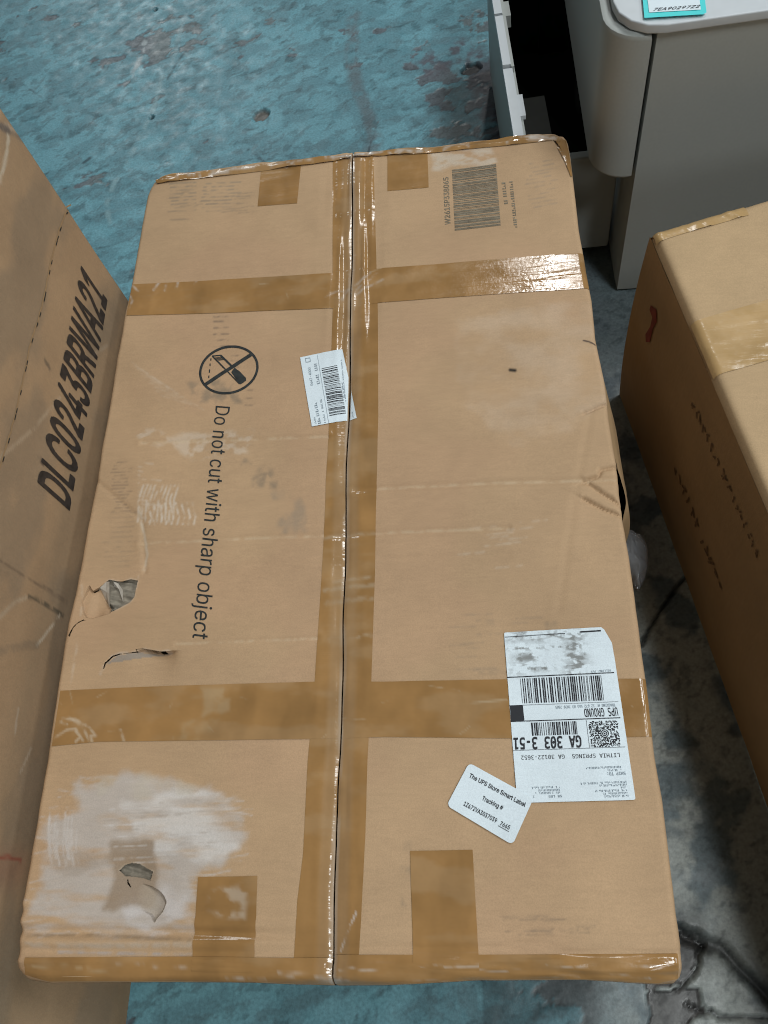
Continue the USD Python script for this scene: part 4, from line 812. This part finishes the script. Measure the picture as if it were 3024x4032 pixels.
Xt, Zt = np.meshgrid(np.linspace(-1.0, XL - 0.0285, 40), np.linspace(0.001, ZL - 0.011, 40), indexing='ij')
obj('side_panel', (np.stack([Xt, 0 * Xt + YL - 0.0005, Zt], -1).reshape(-1, 3), tri(grid_faces(*Xt.shape))[:, ::-1]), M['left'], box2, smooth=True, col=np.tile([0.36, 0.26, 0.165], (Xt.size, 1)))
on_left = lambda off: (lambda y, z: np.stack([left_x(y, z) + off, y, z], -1))
code = line_text('DLC0243BRWA21', (268, 2008), (418, 1176), (-118, -105), 3, False, to_left)
obj('printed_code', fix_up(shape_mesh(code, on_left(0.0006)), 0, 1), M['brown'], box2, label='large black printed code')
PERF = cr(0, 350, 2.95, [(815, 1355), (760, 1450), (690, 1650), (600, 1990), (555, 2200)]) + [(173, 1182), (118, 1365), (82, 1538), (55, 1656), (0, 1848), (-40, 2000)]
q = rs(to_left(PERF), 60); dk, ltp = [], []
for k in (3, 5, 9, 11, 12, 16, 18, 22, 23, 26, 28, 31, 35, 36, 40, 43, 44, 48, 51, 55):
    d = q[k + 1 if k + 1 < 60 else k] - q[k]; L = np.linalg.norm(d)
    if L > 0: dk.append(LineString([q[k], q[k] + d * (0.75 + 0.3 * ((k * 7) % 5) / 5)]).buffer(0.00075, cap_style='flat'))
rl = LineString(rs(q, 60) + np.random.default_rng(3).normal(0, 0.0005, (60, 2)) + [0.0, 0.0012]).buffer(0.0009)
stuff(obj('perforation', fix_up(shape_mesh(unary_union(dk), on_left(0.0007), 0.006), 0, 1), M['symbol'], box2, label='row of dark perforation slits'))
stuff(obj('perforation', fix_up(shape_mesh(rl, on_left(0.0005), 0.006), 0, 1), M['side'], box2, label='pale raised edge along the perforation'))

# flap of board pinched between the two cartons, near the bottom left
pf = np.array([at(380 / 2.143, 3000 + 180 / 2.143, H - 0.10), at(300 / 2.143, 3000 + 520 / 2.143, H - 0.11), at(190 / 2.143, 3000 + 1100 / 2.143, H - 0.11), at(85 / 2.143, 3000 + 1540 / 2.143, H - 0.10)])
V = []; nb = rs(pf, 40)
for p in nb: V += [(p[0] + 0.006, p[1], p[2]), (p[0] + 0.016, p[1], p[2] - 0.006), (p[0] + 0.018, p[1], p[2] - 0.02)]
obj('torn_flap', (np.array(V), tri(grid_faces(40, 3))), M['side'], box1, label='strip of torn board pinched beside the left carton')

# ------------------------------------------------------------------ right carton
ZR = 0.318
box3 = thing('cardboard_box', 'brown carton on the right, its near side in deep shade with a red mark', 'cardboard box')
A0 = at(2566, 905, ZR)[:2]; A1 = at(3024, 1975, ZR)[:2]; A2 = at(3024, 772, ZR)[:2]
e1 = (A1 - A0) / np.linalg.norm(A1 - A0); e2 = (A2 - A0) / np.linalg.norm(A2 - A0)
LR, WR = 0.95, 0.60
def frame_r(s, t): return A0[0] + e1[0] * s + e2[0] * t, A0[1] + e1[1] * s + e2[1] * t
Sg, Tg = np.meshgrid(np.linspace(0, LR, 300), np.linspace(0, WR, 200), indexing='ij')
zr = lambda s, t: ZR - rnd(t, 0.010) - rnd(s, 0.012) + 0.004 * (fbm(np.stack([s * 6, t * 6, 0 * s], -1), 3, 111) - 0.5) * sm(0, 0.03, t) * sm(0, 0.03, s) + 0.004 * np.exp(-s / 0.02) * (fbm(np.stack([s * 90, t * 30, 0 * s], -1), 3, 112) - 0.5)
xg, yg = frame_r(Sg, Tg)
obj('top_flap', (np.stack([xg, yg, zr(Sg, Tg)], -1).reshape(-1, 3), tri(grid_faces(*Sg.shape))), M['right'], box3, smooth=True)
def side_r(s, z):                           # face towards the middle carton
    t = 0.006 * np.sin(np.clip(z / ZR, 0, 1) * math.pi) * -1 + 0.003 * (fbm(np.stack([s * 9, z * 9, 0 * s], -1), 3, 113) - 0.5)
    return frame_r(s, t * sm(ZR, ZR - 0.02, z))
Sg2, Zg2 = np.meshgrid(np.linspace(0, LR, 200), np.linspace(0.001, ZR - 0.010, 70), indexing='ij'); xg, yg = side_r(Sg2, Zg2)
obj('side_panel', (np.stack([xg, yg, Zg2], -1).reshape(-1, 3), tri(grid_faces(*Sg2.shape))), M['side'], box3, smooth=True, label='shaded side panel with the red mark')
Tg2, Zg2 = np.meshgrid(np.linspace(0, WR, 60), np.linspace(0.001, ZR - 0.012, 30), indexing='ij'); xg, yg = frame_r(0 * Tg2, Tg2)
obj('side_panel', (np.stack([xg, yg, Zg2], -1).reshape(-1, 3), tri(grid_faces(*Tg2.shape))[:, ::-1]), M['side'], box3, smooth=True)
def tape_r(s0, s1, t0, t1, off, amp, seed, label):
    S_, T_ = np.meshgrid(np.linspace(s0, s1, max(4, int(abs(s1 - s0) / 0.002))), np.linspace(t0, t1, max(4, int(abs(t1 - t0) / 0.002))), indexing='ij')
    xg, yg = frame_r(S_, T_); z = zr(S_, T_) + off + amp * np.maximum(fbm(np.stack([S_ * 60, T_ * 60, 0 * S_], -1), 3, seed) - 0.4, 0)
    obj('tape_strip', (np.stack([xg, yg, z], -1).reshape(-1, 3), tri(grid_faces(*S_.shape))), M['tape_r'], box3, smooth=True, label=label)
tape_r(0.128, 0.195, 0.0005, 0.45, 0.0006, 0.0016, 121, 'yellowish tape across the top')
tape_r(0.0005, 0.018, 0.0005, 0.10, 0.0006, 0.008, 122, 'crinkled clear tape over the corner')
def to_side(p):                             # pixels -> (s, z) on the shaded side
    a = np.asarray(p, float); d = ray(a[:, 0], a[:, 1]); n2 = np.array([-e1[1], e1[0]]); k = ((A0 - CAM[:2]) @ n2) / (d[:, :2] @ n2)
    Q = CAM + d * k[:, None]; return np.stack([(Q[:, :2] - A0) @ e1, Q[:, 2]], -1)
on_side = lambda off: (lambda s, z: np.stack([side_r(s, z)[0] - off, side_r(s, z)[1], z], -1))
obj('red_mark', fix_up(shape_mesh(px_poly(cr(2300, 700, 2.291, [(640, 1140), (690, 1180), (695, 1290), (665, 1350), (640, 1470), (605, 1470), (600, 1400), (640, 1330), (655, 1250), (630, 1180)]), to_side), on_side(0.0009)), 0, -1), M['red'], box3, label='red smear')
cs = lambda pts: cr(2300, 1500, 2.011, pts)
def tiny_side(a, b, h_, seed):
    r = np.random.default_rng(seed); q = to_side([a, b]); d = q[1] - q[0]; L = np.linalg.norm(d); d /= L; n_ = np.array([-d[1], d[0]]); out = []; t = 0
    while t < L:
        p = q[0] + d * t
        for _ in range(2):
            a_, b_ = r.random(2) * h_, r.random(2) * h_
            out.append(LineString([p + d * a_[0] * 0.7 + n_ * a_[1], p + d * b_[0] * 0.7 + n_ * b_[1]]).buffer(h_ * 0.09))
        t += h_ * 0.85
    return unary_union(out)
obj('printed_writing', fix_up(shape_mesh(unary_union([tiny_side(*cs([(880, 190), (1380, 1360)]), 0.012, 3)]), on_side(0.0009)), 0, -1), M['dim'], box3, label='upper dark line of print in the shade')
obj('printed_writing', fix_up(shape_mesh(unary_union([tiny_side(*cs([(740, 660), (1130, 1700)]), 0.018, 4)]), on_side(0.0009)), 0, -1), M['dim'], box3, label='lower dark line of print in the shade')

# ------------------------------------------------------------------ grey cabinet
YC = at(*ov((1335, 632))[0], 0.0)[1]
cab = thing('cabinet', 'grey plastic cabinet with rounded corner and open dark compartment behind the cartons', 'cabinet')
XS = at_y(*ov((1395, 210))[0], YC)[0]       # seam between the corner piece and the right-hand panel
ZT = at_y(*ov((1416, 52))[0], YC)[2]        # top
ZB = at_y(*ov((1372, 386))[0], YC)[2]       # underside of the corner piece
XC = at_y(*ov((1277, 345))[0], YC + 0.02)[0]   # left side of the corner piece
def prism_xy(poly, z0, z1):
    m = trimesh.creation.extrude_polygon(poly, z1 - z0, engine='earcut'); m.apply_translation((0, 0, z0)); return m
def hull_profile(x0, x1, y0, y1, rfl):
    """plan outline with a round front left corner"""
    p = [(x1, y0)] + [(x1, y1), (x0, y1)] + [(x0 + rfl - rfl * math.cos(t), y0 + rfl - rfl * math.sin(t)) for t in np.linspace(0, math.pi / 2, 18)]
    return Polygon(p)
def soft_prism(poly, z0, z1, b):
    """prism with softened upper and lower edge"""
    layers = [(z0, -b), (z0 + 0.3 * b, -0.3 * b), (z0 + b, 0), (z1 - b, 0), (z1 - 0.3 * b, -0.3 * b), (z1, -b)]
    V, n = [], 120
    for z, o in layers:
        g = poly.buffer(o, join_style='round') if o else poly
        ext = np.array(g.exterior.coords)[:-1]
        if Polygon(ext).exterior.is_ccw is False: ext = ext[::-1]
        s0 = np.argmax(ext[:, 0] + 10 * ext[:, 1]); ext = np.roll(ext, -s0, 0); pts = rs(np.vstack([ext, ext[:1]]), n + 1)[:n]
        V += [np.c_[pts, np.full(n, z)]]
    V = np.vstack(V); F = []
    for l in range(len(layers) - 1):
        for k in range(n):
            a, b_ = l * n + k, l * n + (k + 1) % n; F.append((a, b_, b_ + n, a + n))
    F = tri(np.array(F)); c0_, c1_ = len(V), len(V) + 1
    top = (len(layers) - 1) * n
    V = np.vstack([V, V[:n].mean(0), V[top:top + n].mean(0)])
    F = np.vstack([F, [(c0_, (k + 1) % n, k) for k in range(n)], [(c1_, top + k, top + (k + 1) % n) for k in range(n)]])
    return V, F
YBK = YC + 0.55
obj('corner_shell', soft_prism(hull_profile(XC, XS - 0.0015, YC + 0.0, YBK, 0.045), ZB, ZT - 0.012, 0.006), M['grey'], cab, smooth=40, label='rounded front corner of the cabinet')
obj('front_panel', soft_prism(hull_profile(XS + 0.0015, XS + 0.60, YC + 0.002, YBK, 0.004), 0.002, ZT - 0.012, 0.0025), M['grey'], cab, smooth=40, label='tall flat panel right of the seam')
obj('top_rim', soft_prism(hull_profile(XC + 0.012, XS + 0.60, YC - 0.003, YBK, 0.05), ZT - 0.011, ZT, 0.002), M['rim'], cab, smooth=40, label='pale top plate with a round corner')
# lower tray: dark inside, base front and left wall with its pale rim
ZLg = at_y(*ov((1265, 341))[0], YC + 0.075)[2]
obj('base', bxm(XC - 0.10, XS - 0.004, YC + 0.075, YC + 0.09, 0.02, ZLg, 0.003), M['grey'], cab, smooth=30, label='low front of the base under the round corner')
# left wall: runs back from the near carton's far edge
zw = ZB + 0.02
w0, w1 = at(*ov((1108, 286))[0], zw), at(*ov((1062, 0))[0], zw); w2 = at(*ov((1144, 290))[0], zw)
dirw = (w1 - w0)[:2] / np.linalg.norm((w1 - w0)[:2]); nw = np.array([dirw[1], -dirw[0]]); tw = abs((w2 - w0)[:2] @ nw)
def wb(s0, s1, t0, t1, z0, z1):
    q = [w0[:2] + dirw * s + nw * t for s, t in ((s0, t0), (s1, t0), (s1, t1), (s0, t1))]
    return prism_xy(Polygon(q), z0, z1)
Lw = np.linalg.norm((w1 - w0)[:2])
wa, wz = w0[:2] + dirw * -0.03 + nw * tw, w0[:2] + dirw * ((YBK - w0[1]) / dirw[1]) + nw * tw
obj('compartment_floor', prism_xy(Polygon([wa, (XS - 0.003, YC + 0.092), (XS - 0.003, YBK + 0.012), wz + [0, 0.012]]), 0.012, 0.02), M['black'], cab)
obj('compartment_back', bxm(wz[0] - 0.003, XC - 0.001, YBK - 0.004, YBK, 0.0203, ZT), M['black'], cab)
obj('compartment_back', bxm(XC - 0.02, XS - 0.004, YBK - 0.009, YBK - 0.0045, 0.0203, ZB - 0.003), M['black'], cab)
obj('side_wall', wb(-0.04, Lw * 1.5, 0.004, tw - 0.004, 0.02, zw - 0.006), M['grey'], cab, label='thin left wall of the open compartment')
obj('rim', wb(-0.04, Lw * 0.44, 0.0, tw * 0.62, zw - 0.006, zw + 0.002), M['rim'], cab, label='white lip on the left wall')
obj('rim', wb(Lw * 0.10, Lw * 0.25, tw * 0.60, tw * 0.98, zw - 0.006, zw), M['rim'], cab)
obj('rim', wb(Lw * 0.44, Lw * 1.4, tw * 0.55, tw * 0.75, zw - 0.006, zw + 0.004), M['grey'], cab)
obj('rim', wb(Lw * 0.86, Lw * 0.98, tw * 0.75, tw * 1.15, zw - 0.02, zw - 0.002), M['grey'], cab)
for s0, s1 in ((0.45, 0.83), (0.85, 1.15)):
    obj('clear_cover', wb(Lw * s0, Lw * s1, 0.0, tw * 0.54, zw - 0.004, zw + 0.006), M['rim'], cab, label='translucent plastic cover on the wall')
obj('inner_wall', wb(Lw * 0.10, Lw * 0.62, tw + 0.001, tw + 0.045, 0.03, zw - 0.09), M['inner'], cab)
# small teal framed tag on the top plate, sticking out over the panel
tg = part('tag', cab, 'teal framed paper tag lying on the top plate')
ct6 = lambda pts: cr(2500, 0, 4.1475, pts)
to_top = lambda p: pl(p, ZT + 0.003)[:, :2]
tag_z = lambda off: (lambda x, y: np.stack([x, y, 0 * x + ZT + 0.003 + off], -1))
frame_o = px_poly(ct6([(155, 292), (1120, 232), (1170, 200), (1130, -120), (1110, -260), (110, -200)]), to_top)
frame_i = px_poly(ct6([(232, 212), (1075, 165), (1030, -180), (190, -130)]), to_top)
obj('tag_frame', fix_up(shape_mesh(frame_o, tag_z(0.0))), M['teal'], tg)
obj('tag_paper', fix_up(shape_mesh(frame_i, tag_z(0.0006))), M['paper'], tg)
tx = line_text('7EA90297Z2', *ct6([(290, 190), (1040, 138)]), (9, -11), 1, False, to_top)
obj('printed_writing', fix_up(shape_mesh(tx, tag_z(0.0010))), M['ink'], tg)

# ------------------------------------------------------------------ crumpled film between the cartons
zp = 0.075
fp = cr(2300, 1500, 2.011, [(300, 1135), (390, 1145), (450, 1175), (510, 1240), (530, 1320), (525, 1420), (500, 1520), (455, 1615), (400, 1580), (360, 1500), (250, 1480), (200, 1300)])
P = pl(fp, zp)[:, :2]; g = Polygon(P).buffer(0)
v, f = trimesh.creation.triangulate_polygon(g, engine='earcut'); v, f = trimesh.remesh.subdivide_to_size(np.c_[v, 0 * v[:, 0]], f, 0.0022, max_iter=14)
d = np.array([g.boundary.distance(Point(a[0], a[1])) for a in v])
v[:, 2] = zp - 0.02 + np.sqrt(np.clip(d, 0, 0.03) * 0.03) + 0.016 * (np.abs(fbm(np.stack([v[:, 0] * 45, v[:, 1] * 30, 0 * d], -1), 3, 131) - 0.5) * 2)
lower = v.copy(); lower[:, 2] = zp - 0.02 - 0.5 * (v[:, 2] - zp + 0.02)
tag(obj('plastic_bag', (np.vstack([v, lower]), np.vstack([f, f[:, ::-1] + len(v)])), M['film'], None, smooth=True), 'crumpled clear plastic bag in the gap right of the middle carton', 'plastic bag')
